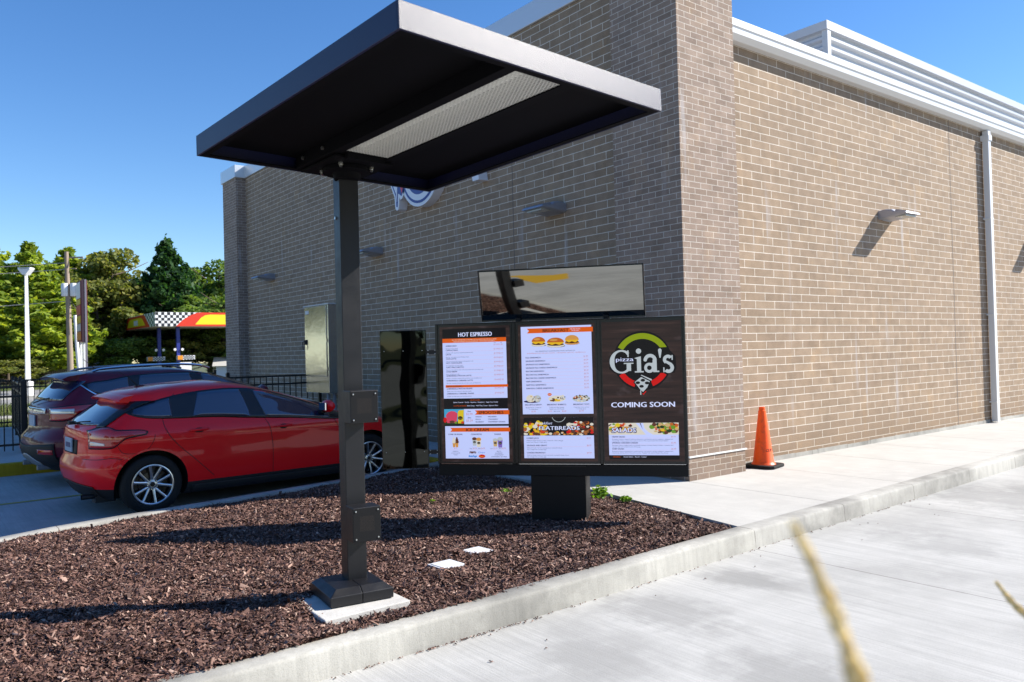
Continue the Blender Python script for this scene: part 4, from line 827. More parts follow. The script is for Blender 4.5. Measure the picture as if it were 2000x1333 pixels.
for z_ in (1.2, 1.75, 2.3): b = MB(); b.box(X0-0.022, X0-0.003, -0.575, -0.551, z_, z_+0.07); b.build('hinge', M['steel'], dr_)
gc = mat('grey_conduit', (0.30,0.32,0.36), 0.6)
for k in range(4): b = MB(); b.tube([(-0.08-k*0.1, -0.42+0.05*k, -0.02), (-0.08-k*0.1, -0.42+0.05*k, 0.78)], 0.035); b.build('conduit', gc, cb, smooth=True)

# channel-letter sign high on the shaded wall, mostly behind the canopy
sg = thing('wall_sign', 'blue and white channel-letter sign peeping out below the black canopy', 'sign', (WL, 11.0, 4.0))
SB, SW, SR = mat('sign_blue_face', (0.015,0.03,0.22), 0.3), mat('sign_white_face', (0.75,0.76,0.80), 0.35), mat('sign_red_face', (0.6,0.03,0.05), 0.3)
def plateY(b, pts, x0, x1, mi=0):   # pts in (y, z), extruded along x
    n_ = len(pts); vs = [(x0, p[0], p[1]) for p in pts]+[(x1, p[0], p[1]) for p in pts]
    b.add(vs, [tuple(range(n_)), tuple(range(n_, 2*n_))[::-1]]+[(i, i+n_, (i+1) % n_+n_, (i+1) % n_) for i in range(n_)], mi)
def disc(cy, cz, r, n_=48): return [(cy+r*math.cos(2*math.pi*i/n_), cz+r*math.sin(2*math.pi*i/n_)) for i in range(n_)]
DX = -0.17
b = MB(); plateY(b, disc(0.30, 0.55, 0.62), -0.001, DX, 0); plateY(b, disc(0.30, 0.55, 0.565), DX-0.0005, DX-0.004, 1); plateY(b, disc(0.30, 0.55, 0.52), DX-0.0045, DX-0.007, 0); plateY(b, disc(0.30, 0.55, 0.42), DX-0.0075, DX-0.010, 1)
b.build('emblem', [SW, SB], sg)
b = MB(); drip = [(1.30,0.62),(1.26,0.42),(1.14,0.22),(1.12,0.02),(1.07,-0.03),(1.01,-0.01),(0.985,0.10),(0.98,0.19),(0.93,0.14),(0.88,0.16),(0.80,0.24),(0.78,0.62)]
plateY(b, drip, -0.001, DX, 0)
inn = [(1.25,0.62),(1.21,0.42),(1.09,0.22),(1.075,0.04),(1.04,0.03),(1.03,0.12),(1.02,0.26),(0.96,0.24),(0.90,0.20),(0.83,0.28),(0.82,0.62)]
plateY(b, inn, DX-0.0005, DX-0.005, 1); plateY(b, [(1.20,0.62),(1.16,0.40),(1.07,0.26),(1.055,0.12),(1.048,0.12),(1.03,0.34),(1.0,0.62)], DX-0.0055, DX-0.009, 0)
plateY(b, [(0.93,0.36),(0.885,0.24),(0.80,0.38)], DX-0.0055, DX-0.009, 2); b.build('emblem_tail', [SW, SB, SR], sg)
b = MB(); plateY(b, [(-1.05,0.75),(-1.22,0.06),(-1.38,0.06),(-1.36,0.20),(-1.55,0.75)], -0.001, DX, 0); b.build('letter', [SW], sg)

# ------------------------------------------------------------------ black picket fences
def picket_fence(name, label, p0, p1, group, zb=0.0, top=1.13, bays=None):
    p0 = Vector(p0); p1 = Vector(p1); d = (p1-p0); L_ = d.length; u = d.normalized(); az = math.atan2(u.y, u.x)
    t_ = thing(name, label, 'fence', (p0.x, p0.y, zb), az, group); nb_ = max(1, round(L_/2.4)) if bays is None else bays; bl_ = L_/nb_
    for k in range(nb_+1):
        b = MB(); x_ = k*bl_; b.box(x_-0.03, x_+0.03, -0.03, 0.03, -0.02, top+0.05); b.box(x_-0.036, x_+0.036, -0.036, 0.036, top+0.05, top+0.065); b.box(x_-0.02, x_+0.02, -0.02, 0.02, top+0.065, top+0.085); b.build('post', M['fence_black'], t_)
    for k in range(nb_):
        b = MB(); x0_, x1_ = k*bl_+0.031, (k+1)*bl_-0.031
        for z_ in (top-0.04, top-0.20, 0.13): b.box(x0_, x1_, -0.016, 0.016, z_, z_+0.035)
        n_ = int((x1_-x0_)/0.115)
        for i in range(1, n_): x_ = x0_+(x1_-x0_)*i/n_; b.box(x_-0.009, x_+0.009, -0.009, 0.009, 0.05, top-0.01)
        b.build('fence_panel', M['fence_black'], t_)
fg = 'black picket fences behind the cars'
picket_fence('picket_fence', 'black metal picket fence at the left edge, the nearer of the two', (-5.6, 15.85), (1.72, 15.51), fg)
picket_fence('picket_fence', 'black metal picket fence running back from the nearer corner post', (1.76, 15.58), (2.2, 21.6), fg)
picket_fence('picket_fence', 'black metal picket fence at the far edge of the patio', (-6.5, 21.9), (6.8, 21.65), fg)
picket_fence('picket_fence', 'short black picket fence meeting the wall at the steel cabinet', (5.15, 15.62), (7.05, 15.62), fg, bays=1)

# ------------------------------------------------------------------ cars
def pchip(xs, ys):
    xs = np.array(xs, float); ys = np.array(ys, float); h = np.diff(xs); dl = np.diff(ys)/h; m_ = np.zeros(len(xs)); m_[0] = dl[0]; m_[-1] = dl[-1]
    for i in range(1, len(xs)-1):
        if dl[i-1]*dl[i] > 0: w1 = 2*h[i]+h[i-1]; w2 = h[i]+2*h[i-1]; m_[i] = (w1+w2)/(w1/dl[i-1]+w2/dl[i])
    def f(x):
        x = float(min(max(x, xs[0]), xs[-1])); i = int(min(max(np.searchsorted(xs, x)-1, 0), len(xs)-2)); t = (x-xs[i])/h[i]
        return (2*t**3-3*t**2+1)*ys[i]+(t**3-2*t**2+t)*h[i]*m_[i]+(-2*t**3+3*t**2)*ys[i+1]+(t**3-t**2)*h[i]*m_[i+1]
    return f
class Car:
    def __init__(s, spec):
        s.sp = spec; s.xr = pchip(*spec['xr']); s.xf = pchip(*spec['xf']); s.w = pchip(*spec['w']); s.RR = pchip(*spec['Rr']); s.RF = pchip(*spec['Rf']); s.zt = spec['w'][0][-1]; s.zm = spec['zm']
    def rf(s, z):
        L_ = s.xf(z)-s.xr(z); return min(s.RR(z), 0.47*L_), min(s.RF(z), 0.47*L_)
    def yh(s, x, z):
        p = 2.7; xr, xf = s.xr(z), s.xf(z); R_, F_ = s.rf(z); y = s.w(z)
        if x < xr+R_: d = min(1, max(0, 1-(x-xr)/R_)); y *= (1-d**p)**(1/p)
        if x > xf-F_: d = min(1, max(0, 1-(xf-x)/F_)); y *= (1-d**p)**(1/p)
        return y*(1-0.012*((x-1.3)/2.0)**2)
    def xh(s, y, z):
        p = 2.7; d = (1-min(0.9999, abs(y)/s.w(z))**p)**(1/p); return s.xr(z)+s.rf(z)[0]*(1-d)
    def side(s, x, z, off, sgn=-1):
        e = 0.004; y = s.yh(x, z); nx_ = -(s.yh(x+e, z)-s.yh(x-e, z))/(2*e); nz_ = -(s.yh(x, z+e)-s.yh(x, z-e))/(2*e); nx_ = max(-6, min(6, nx_)); nz_ = max(-6, min(6, nz_))
        n = Vector((nx_, 1, nz_)).normalized(); return (x+n.x*off, sgn*(y+n.y*off), s.zm(z)+n.z*off)
    def rear(s, y, z, off):
        e = 0.004; x = s.xh(y, z); ny_ = (s.xh(y+e, z)-s.xh(y-e, z))/(2*e); nz_ = (s.xh(y, z+e)-s.xh(y, z-e))/(2*e)
        n = Vector((-1, ny_, nz_)).normalized(); return (x+n.x*off, y+n.y*off, s.zm(z)+n.z*off)
    def body(s, parent, paint, zsplit):
        zs = s.sp['rows']; n1, n2, n3 = 14, 34, 10; V = []; p = 2.7
        for z in zs:
            xr, xf = s.xr(z), s.xf(z); R_, F_ = s.rf(z); row = []
            for i in range(n1): t = (i/(n1-1))*math.pi/2; row.append(xr+R_*(1-math.cos(t)**(2/p)))
            for i in range(1, n2): row.append(xr+R_+(xf-F_-xr-R_)*i/n2)
            for i in range(n3): t = (i/(n3-1))*math.pi/2; row.append(xf-F_+F_*math.sin(t)**(2/p))
            half = []
            for i, x in enumerate(row):
                if i < n1: t = (i/(n1-1))*math.pi/2; y = s.w(z)*math.sin(t)**(2/p)*(1-0.012*((x-1.3)/2.0)**2)
                elif i >= n1+n2-1: t = ((i-n1-n2+1)/(n3-1))*math.pi/2; y = s.w(z)*math.cos(t)**(2/p)*(1-0.012*((x-1.3)/2.0)**2); y = max(y, 0)
                else: y = s.yh(x, z)
                half.append((x, y))
            V.append(half)
        m_ = len(V[0]); ring = 2*m_-2; vs = []; fs = []; mi = []
        for half, z in zip(V, zs):
            cr = 0.0
            for (x, y) in half: vs.append((x, -y, s.zm(z)))
            for (x, y) in half[-2:0:-1]: vs.append((x, y, s.zm(z)))
        for j in range(len(zs)-1):
            for k in range(ring): fs.append((j*ring+k, j*ring+(k+1) % ring, (j+1)*ring+(k+1) % ring, (j+1)*ring+k)); mi.append(1 if zs[j+1] <= zsplit+1e-6 else 0)
        fs.append(tuple(range(ring))[::-1]); mi.append(1); top = (len(zs)-1)*ring
        # close the roof with strips across
        for k in range(m_-1):
            a, b_ = top+k, top+k+1; c_ = top+(ring-k) % ring; d_ = top+(ring-k-1) % ring
            f_ = []
            for q in (a, b_, d_, c_):
                if q not in f_: f_.append(q)
            if len(f_) >= 3: fs.append(tuple(f_)); mi.append(0)
        me = bpy.data.meshes.new('body'); me.from_pydata(vs, [], fs); me.materials.append(paint); me.materials.append(M['plastic']); me.polygons.foreach_set('material_index', mi); me.update(); me.shade_smooth()
        o = bpy.data.objects.new('body', me); COL.objects.link(o)
        cut = MB(); r_ = s.sp['arch']
        for x_ in (0, s.sp['wb']):
            for sg_ in (-1, 1):
                y0_, y1_ = sorted((sg_*0.60, sg_*1.3)); nn_ = 48; pv = [(x_+r_*math.cos(2*math.pi*i/nn_), s.sp['rt']+0.012+r_*math.sin(2*math.pi*i/nn_)) for i in range(nn_)]
                cut.prism(pv, -y1_, -y0_, 1, M=Matrix(((1,0,0,0),(0,0,-1,0),(0,1,0,0),(0,0,0,1))))
        co = cut.build('cutter', [paint, M['plastic']]); bm_ = o.modifiers.new('b', 'BOOLEAN'); bm_.object = co; bm_.operation = 'DIFFERENCE'; bm_.solver = 'EXACT'
        bpy.context.view_layer.update(); me2 = bpy.data.meshes.new_from_object(o.evaluated_get(bpy.context.evaluated_depsgraph_get()))
        o.modifiers.clear(); o.data = me2; me2.name = 'body'; bpy.data.objects.remove(co); me2.shade_smooth(); me2.set_sharp_from_angle(angle=rad(38)); o.parent = parent; s.bo = o; return o
    def decal(s, name, x0, x1, lo, hi, off, m_, par, n=40, m=8, sides=(-1,), rear=False, thick=0.0, label=None):
        for sg_ in sides:
            b = MB(); vs = []
            for i in range(n+1):
                x = x0+(x1-x0)*i/n; a, c_ = lo(x), hi(x)
                for j in range(m+1):
                    z = a+(c_-a)*j/m; vs.append(s.rear(x, z, off) if rear else s.side(x, z, off, sg_))
            fs = [(i*(m+1)+j, (i+1)*(m+1)+j, (i+1)*(m+1)+j+1, i*(m+1)+j+1) for i in range(n) for j in range(m)]
            if sg_ > 0: fs = [f[::-1] for f in fs]
            if rear: fs = [f[::-1] for f in fs]
            b.add(vs, fs); o = b.build(name, m_, par, smooth=True)
            so_ = o.modifiers.new('t', 'SOLIDIFY'); so_.thickness = off*0.9+thick; so_.offset = -1
            if label: o['label'] = label
        return o
    def ribbon(s, name, pts, w_, off, m_, par, sides=(-1,), rear=False):
        P = []
        for (a, b_) in zip(pts[:-1], pts[1:]):
            L_ = math.dist(a, b_); k = max(1, int(L_/0.03))
            for i in range(k): P.append((a[0]+(b_[0]-a[0])*i/k, a[1]+(b_[1]-a[1])*i/k))
        P.append(pts[-1])
        for sg_ in sides:
            b = MB(); vs = []
            for i, p in enumerate(P):
                q0, q1 = P[max(0, i-1)], P[min(len(P)-1, i+1)]; dx, dz = q1[0]-q0[0], q1[1]-q0[1]; L_ = math.hypot(dx, dz) or 1; nx_, nz_ = -dz/L_*w_/2, dx/L_*w_/2
                for q in ((p[0]-nx_, p[1]-nz_), (p[0]+nx_, p[1]+nz_)): vs.append(s.rear(q[0], q[1], off) if rear else s.side(q[0], q[1], off, sg_))
            b.add(vs, [(2*i, 2*i+2, 2*i+3, 2*i+1) for i in range(len(P)-1)]); o = b.build(name, m_, par, smooth=True)
        return o
def catmull(pts, n=8):
    P = [np.array(p, float) for p in pts]; P = [2*P[0]-P[1]]+P+[2*P[-1]-P[-2]]; out = []
    for i in range(1, len(P)-2):
        for k in range(n):
            t = k/n; out.append(tuple(0.5*((2*P[i])+(-P[i-1]+P[i+1])*t+(2*P[i-1]-5*P[i]+4*P[i+1]-P[i+2])*t*t+(-P[i-1]+3*P[i]-3*P[i+1]+P[i+2])*t**3)))
    out.append(tuple(P[-2])); return out
def wheel(par, x, sgn, R_, rim, yo, wd, spokes=10):
    """axle along y; outer face at sgn*yo"""
    # local: outer face towards -y
    b = MB(); b.lathe([(rim+0.004, 0.020), (rim+0.010, 0.004), (rim+0.03, -0.004), (R_-0.035, 0.002), (R_-0.012, 0.012), (R_, 0.035), (R_, wd-0.03), (R_-0.015, wd-0.008), (rim+0.01, wd), (rim-0.01, wd-0.02), (rim-0.01, 0.03)], 56, axis='y'); wh = b.build('wheel', M['rubber'], par, smooth=True, sharp=60); wh.location = (x, sgn*yo, R_); wh.rotation_euler = (0, rad(11), 0 if sgn < 0 else math.pi)
    b = MB(); b.lathe([(rim-0.020, 0.055), (rim-0.014, 0.02), (rim-0.012, 0.004), (rim-0.004, 0.0), (rim+0.006, 0.002), (rim+0.006, 0.02), (rim-0.004, 0.03), (rim-0.012, 0.12)], 56, axis='y')
    b.lathe([(0.0001, 0.022), (0.028, 0.020), (0.032, 0.028), (0.060, 0.034), (0.068, 0.05), (0.068, 0.08)], 30, axis='y')
    for k in range(spokes):
        pair = k//2; a = 2*math.pi*pair/(spokes//2)+math.pi/2+(0.115 if k % 2 else -0.115); a2 = 2*math.pi*pair/(spokes//2)+math.pi/2+(0.30 if k % 2 else -0.30)
        c0 = Vector((math.cos(a)*0.045, 0, math.sin(a)*0.045)); c1 = Vector((math.cos(a2)*(rim-0.008), 0, math.sin(a2)*(rim-0.008))); d = (c1-c0).normalized(); n_ = Vector((-d.z, 0, d.x))
        vs = []
        for (c_, h_, y_) in ((c0, 0.016, 0.033), ((c0+c1)/2, 0.0115, 0.020), (c1, 0.014, 0.008)):
            for (sx, sy) in ((-1, 0.004), (-0.55, 0), (0.55, 0), (1, 0.004), (1, 0.035), (-1, 0.035)): vs.append(c_+n_*h_*sx+Vector((0, y_+sy, 0)))
        b.add(vs, [(i*6+q, i*6+(q+1) % 6, (i+1)*6+(q+1) % 6, (i+1)*6+q) for i in range(2) for q in range(6)])
    b.build('rim', M['alloy'], wh, smooth=True, sharp=35)
    b = MB(); b.lathe([(0.0001, 0.10), (rim-0.012, 0.10)], 32, axis='y'); b.lathe([(0.06, 0.075), (0.13, 0.08), (0.13, 0.095)], 32, axis='y'); b.lathe([(0.0001, 0.0165), (0.024, 0.0165), (0.027, 0.022)], 24, axis='y')
    for k in range(5):
        a = 2*math.pi*k/5+math.pi/2+math.pi/5; b.lathe([(0.0001, 0.026), (0.012, 0.024), (0.013, 0.036)], 10, M=Matrix.Translation((math.cos(a)*0.052, 0, math.sin(a)*0.052)), axis='y')
    b.build('hub', M['black_smooth'], wh, smooth=True, sharp=40)
    for k in range(5):
        a = 2*math.pi*k/5+math.pi/2+math.pi/5; b = MB(); b.lathe([(0.0001, 0.022), (0.007, 0.023), (0.007, 0.03)], 6, M=Matrix.Translation((math.cos(a)*0.052, 0, math.sin(a)*0.052)), axis='y'); b.build('wheel_nut', M['bolt'], wh)
    return wh
def itp(pts, smooth=True):
    P = catmull(pts, 6) if smooth else pts
    X = [p[0] for p in P]; Z = [p[1] for p in P]
    return lambda x: float(np.interp(x, X, Z))
def spec_hatch():
    z = [0.17, 0.24, 0.30, 0.38, 0.47, 0.55, 0.62, 0.70, 0.78, 0.86, 0.93, 0.965, 1.00, 1.06, 1.12, 1.18, 1.24, 1.295, 1.325, 1.36, 1.40, 1.43, 1.453, 1.468, 1.478]
    xr = ([0.17,0.24,0.30,0.40,0.50,0.56,0.62,0.75,0.90,0.965,1.0,1.15,1.275,1.30,1.345,1.37,1.40,1.43,1.453,1.468,1.478], [-0.50,-0.56,-0.60,-0.65,-0.665,-0.655,-0.62,-0.61,-0.60,-0.585,-0.54,-0.375,-0.24,-0.245,-0.235,-0.17,-0.05,0.12,0.32,0.53,0.72])
    xf = ([0.17,0.24,0.35,0.55,0.68,0.78,0.86,0.93,1.0,1.1,1.2,1.3,1.38,1.43,1.453,1.468,1.478], [3.42,3.50,3.53,3.52,3.46,3.34,3.05,2.66,2.36,2.16,1.92,1.62,1.34,1.14,1.02,0.92,0.86])
    w_ = ([0.17,0.22,0.30,0.40,0.52,0.62,0.72,0.82,0.90,0.94,1.0,1.1,1.25,1.35,1.40,1.43,1.453,1.468,1.478], [0.82,0.87,0.885,0.895,0.902,0.900,0.897,0.905,0.900,0.880,0.852,0.800,0.722,0.665,0.615,0.545,0.43,0.30,0.15])
    return dict(rows=z, xr=xr, xf=xf, w=w_, Rr=([0.17,0.5,0.9,1.0,1.3,1.478],[0.55,0.50,0.46,0.40,0.34,0.3]), Rf=([0.17,0.6,0.9,1.0,1.2,1.478],[0.75,0.75,0.6,0.42,0.36,0.3]), wb=2.68, rt=0.316, arch=0.372, zm=lambda z: z if z < 0.55 else 0.55+(z-0.55)*0.92)
red = thing('hatchback_car', 'bright red five-door hatchback parked along the back kerb of the bark bed', 'car', (2.17, 10.10, GL), rad(2.8))
C1 = Car(spec_hatch()); C1.body(red, M['red_paint'], 0.30)
# side glass: black surround first, panes proud of it
lo = itp([(-0.23,1.150),(-0.18,1.115),(-0.10,1.085),(0.05,1.060),(0.3,1.045),(0.7,1.030),(1.1,0.990),(1.6,0.950),(2.05,0.905),(2.38,0.885)])
hi = itp([(-0.23,1.155),(-0.15,1.195),(0.0,1.245),(0.2,1.300),(0.45,1.345),(0.8,1.375),(1.1,1.368),(1.4,1.315),(1.7,1.215),(2.0,1.100),(2.25,0.995),(2.38,0.935)])
C1.decal('window_surround', -0.23, 2.38, lo, hi, 0.004, M['black_smooth'], red, n=90, sides=(-1, 1))
def pane(c, par, poly_lo, poly_hi, x0, x1, off=0.0075):
    return c.decal('window', x0, x1, poly_lo, poly_hi, off, M['glass_mid'], par, n=40, sides=(-1, 1))
m_ = 0.022
def clampL(f, g, xa, xb, d):       # slanted pane edges
    return f
def slant(x0, x1, tilt0, tilt1, lo_, hi_):
    """pane between x0 and x1 at the belt; its ends lean by tilt over the height"""
    def L(x): 
        z = lo_(x)+m_
        if tilt1 < 0 and x > x1+tilt1: pass
        return z
    def H(x):
        z = hi_(x)-m_
        if tilt0 > 0 and x < x0+tilt0: z = min(z, lo_(x)+m_+(x-x0)/tilt0*(hi_(x)-lo_(x)-2*m_))
        if tilt1 < 0 and x > x1+tilt1: z = min(z, lo_(x)+m_+(x1-x)/(-tilt1)*(hi_(x)-lo_(x)-2*m_))
        return max(z, L(x)+0.0005)
    return L, H
q = slant(-0.16, 0.30, 0.02, 0.0, lo, hi); pane(C1, red, lambda x: max(q[0](x), (lo(x)+m_)+(max(0, x-0.20))/0.12*0.0), lambda x: q[1](x), -0.17, 0.24)
q1 = slant(0.46, 1.12, 0.10, -0.06, lo, hi); pane(C1, red, q1[0], q1[1], 0.46, 1.12)
q2 = slant(1.30, 2.10, 0.0001, -0.8, lo, hi)
hi2 = lambda x: hi(x)-m_-0.004
def H2(x): return max(min(hi2(x), lo(x)+m_+max(0, (1.0 if x > 1.22 else 1.0))*(9 if x > 1.26 else 9)), lo(x)+m_+0.0005)
def L2(x): return lo(x)+m_ if x > 1.30 else lo(x)+m_+(1.30-x)/0.09*(hi2(x)-lo(x)-m_)
pane(C1, red, L2, lambda x: max(hi2(x), L2(x)+0.0005), 1.21, 2.12)
# front door mirror sail and seams
seam = mat('panel_gap', (0.02,0.001,0.002), 0.6)
C1.ribbon('panel_gap', catmull([(0.30,1.34),(0.22,1.20),(0.135,1.06),(0.16,0.90),(0.26,0.75),(0.42,0.58),(0.58,0.42),(0.66,0.34)]), 0.007, 0.002, seam, red, sides=(-1, 1))
C1.ribbon('panel_gap', catmull([(1.16,1.36),(1.23,1.15),(1.27,1.0),(1.33,0.85),(1.36,0.65),(1.36,0.45),(1.36,0.30)]), 0.006, 0.002, seam, red, sides=(-1, 1))
C1.ribbon('panel_gap', catmull([(2.10,0.965),(2.20,0.85),(2.25,0.7),(2.25,0.5),(2.24,0.32)]), 0.006, 0.002, seam, red, sides=(-1, 1))
C1.ribbon('panel_gap', catmull([(-0.34,0.775),(-0.28,0.69),(-0.12,0.685),(-0.03,0.735),(0.02,0.83),(0.03,0.885)]), 0.005, 0.002, seam, red)
C1.ribbon('panel_gap', catmull([(-0.30,0.62),(-0.38,0.64),(-0.50,0.625),(-0.59,0.622)]), 0.006, 0.002, seam, red, sides=(-1, 1))
C1.ribbon('body_crease', catmull([(0.45,0.862),(1.0,0.842),(1.6,0.815),(2.2,0.79),(2.9,0.76)]), 0.010, 0.004, M['red_paint'], red, sides=(-1, 1))
C1.ribbon('body_crease', catmull([(0.62,0.55),(1.0,0.575),(1.6,0.585),(2.3,0.58)]), 0.012, 0.005, M['red_paint'], red, sides=(-1, 1))
# arch lips
for x_ in (0, 2.68):
    C1.ribbon('arch_lip', [(x_+0.382*math.cos(rad(a)), 0.328+0.382*math.sin(rad(a))) for a in range(2, 180, 6)], 0.022, 0.007, M['red_paint'], red, sides=(-1, 1))
# sill and lower bumper
C1.decal('sill_cladding', 0.42, 2.28, lambda x: 0.172, lambda x: 0.262, 0.006, M['plastic'], red, sides=(-1, 1))
def handle(c, par, x, z, paint):
    for sg_ in (-1, 1):
        b = MB(); y_ = c.yh(x, z); z = c.zm(z) if sg_ < 0 else z
        b.tube([(x-0.10, sg_*(y_+0.006), z), (x-0.085, sg_*(y_+0.030), z+0.002), (x+0.0, sg_*(y_+0.040), z+0.004), (x+0.085, sg_*(y_+0.030), z+0.006), (x+0.10, sg_*(y_+0.006), z+0.006)], [0.012,0.014,0.015,0.014,0.012], 10); b.build('door_handle', paint, par, smooth=True)
        b = MB(); b.lathe([(0.0001, 0.0012), (0.045, 0.0012), (0.050, 0.0)], 24, M=Matrix.Translation((x, sg_*(y_+0.002), z-0.004)) @ Matrix.Rotation(rad(90 if sg_ < 0 else -90), 4, 'X') @ Matrix.Scale(0.6, 4, (0,1,0))); b.build('handle_recess', seam, par)
handle(C1, red, 0.42+0.08, 0.895, M['red_paint']); handle(C1, red, 1.50, 0.858, M['red_paint'])
# tail lamps wrap the corner
tl_lo = itp([(-0.712,0.775),(-0.66,0.765),(-0.55,0.755),(-0.42,0.757),(-0.36,0.775),(-0.31,0.825),(-0.26,0.865),(-0.16,0.885),(-0.07,0.897),(-0.04,0.915)])
tl_hi = itp([(-0.712,0.868),(-0.66,0.90),(-0.60,0.925),(-0.52,0.960),(-0.46,0.985),(-0.40,0.985),(-0.34,0.955),(-0.25,0.948),(-0.12,0.940),(-0.04,0.918)])
C1.decal('tail_lamp', -0.55, -0.04, lambda x: tl_lo(x)-0.012, lambda x: tl_hi(x)+0.010, 0.005, M['black_smooth'], red, n=50, sides=(-1, 1))
ltl = C1.decal('tail_lamp_lens', -0.545, -0.06, lambda x: tl_lo(x)+0.004, lambda x: tl_hi(x)-0.004, 0.010, M['red_lens'], red, n=50, sides=(-1, 1))
C1.decal('reversing_lens', -0.535, -0.44, lambda x: 0.79+0.005*math.sin(x), lambda x: 0.840-0.03*max(0, (x+0.56))/0.06*0.5, 0.015, M['clear_lens'], red, n=24, sides=(-1, 1))
# rear glass, wiper, plate, badge panel, bumper insert
C1.decal('rear_window', -0.70, 0.70, lambda y: 1.00+0.02*(y/0.7)**2, lambda y: 1.262-0.015*(y/0.7)**2, 0.006, M['glass_mid'], red, n=40, rear=True)
C1.decal('rear_window_edge', 0.60, 0.715, lambda y: 0.992, lambda y: 1.27, 0.008, M['black_smooth'], red, n=10, rear=True)
C1.decal('rear_window_edge', -0.715, -0.60, lambda y: 0.992, lambda y: 1.27, 0.008, M['black_smooth'], red, n=10, rear=True)
b = MB(); b.tube([C1.rear(0.02, 0.985, 0.03), C1.rear(-0.2, 1.01, 0.035), C1.rear(-0.42, 1.03, 0.028)], 0.008); b.box(C1.xh(0.02,0.98)-0.05, C1.xh(0.02,0.98)+0.02, -0.03, 0.07, 0.965, 1.0); b.build('wiper', M['plastic'], red)
C1.decal('plate_recess', -0.30, 0.30, lambda y: 0.665, lambda y: 0.835, 0.003, M['black_panel'], red, n=12, rear=True)
xq = C1.xh(0, 0.75); b = MB(); b.box(xq-0.020, xq-0.008, -0.155, 0.155, 0.675, 0.825); pl_ = b.build('licence_plate', M['plate'], red)
b = MB(); b.box(xq-0.0215, xq-0.0202, -0.11, 0.11, 0.72, 0.775); b.build('plate_characters', mat('plate_ink', (0.03,0.05,0.16), 0.5), pl_)
C1.decal('bumper_insert', -0.62, 0.62, lambda y: 0.205, lambda y: 0.36-0.03*(y/0.6)**2, 0.006, M['plastic'], red, n=30, rear=True)
b = MB(); b.tube([(-0.62, -0.52, 0.215), (-0.45, -0.52, 0.215)], 0.028, 14, cap=False); b.box(-0.50, -0.3, -0.60, -0.45, 0.15, 0.22); b.build('exhaust', M['black'], red, smooth=False)
# spoiler lip and antenna
b = MB(); n_ = 16; vs = []
for i in range(n_+1):
    y_ = -0.60+1.2*i/n_; k_ = 1-abs(y_/0.60)**4
    for (dx, z_) in ((0.16, 1.385), (-0.02-0.06*k_, 1.352), (-0.075-0.055*k_, 1.318), (-0.06-0.05*k_, 1.298), (0.10, 1.285)): vs.append((-0.185+dx*0.9, y_, C1.zm(z_-0.030*(y_/0.6)**2)))
b.add(vs, [(i*5+q, (i+1)*5+q, (i+1)*5+(q+1) % 5, i*5+(q+1) % 5) for i in range(n_) for q in range(5)]+[(0,1,2,3,4), tuple(n_*5+q for q in (4,3,2,1,0))]); b.build('spoiler', M['red_paint'], red, smooth=True, sharp=50)
b = MB(); b.tube([(0.11, 0.0, 1.365), (0.02, 0, 1.46), (-0.10, 0.0, 1.54)], [0.006,0.004,0.0025], 6); b.box(0.08, 0.18, -0.03, 0.03, 1.335, 1.372); b.build('antenna', M['plastic'], red)
def door_mirror(par, c, x, z, paint):
    for sg_ in (-1, 1):
        y_ = c.yh(x, z); b = MB()
        prof = [(0.0, 0.060), (0.05, 0.078), (0.14, 0.075), (0.19, 0.05), (0.20, 0.0)]
        vs = []; nn_ = 12
        for (dy, r_) in prof:
            for k in range(nn_): a = 2*math.pi*k/nn_; vs.append((x+0.04+0.055*math.cos(a)*(0.5+r_*7), sg_*(y_+0.045+dy), z+0.075+r_*1.0*math.sin(a)))
        b.add(vs, [(i*nn_+k, i*nn_+(k+1) % nn_, (i+1)*nn_+(k+1) % nn_, (i+1)*nn_+k) for i in range(4) for k in range(nn_)]+[tuple(range(nn_))]); mo = b.build('door_mirror', paint, par, smooth=True)
        b = MB(); b.box(x-0.02, x+0.07, min(sg_*(y_-0.02), sg_*(y_+0.09)), max(sg_*(y_-0.02), sg_*(y_+0.09)), z-0.01, z+0.03); b.build('mirror_foot', M['plastic'], mo)
        b = MB(); b.box(x-0.045, x-0.03, min(sg_*(y_+0.06), sg_*(y_+0.22)), max(sg_*(y_+0.06), sg_*(y_+0.22)), z+0.03, z+0.12); b.build('mirror_glass', M['chrome'], mo)
door_mirror(red, C1, 2.00, 0.965, M['red_paint'])
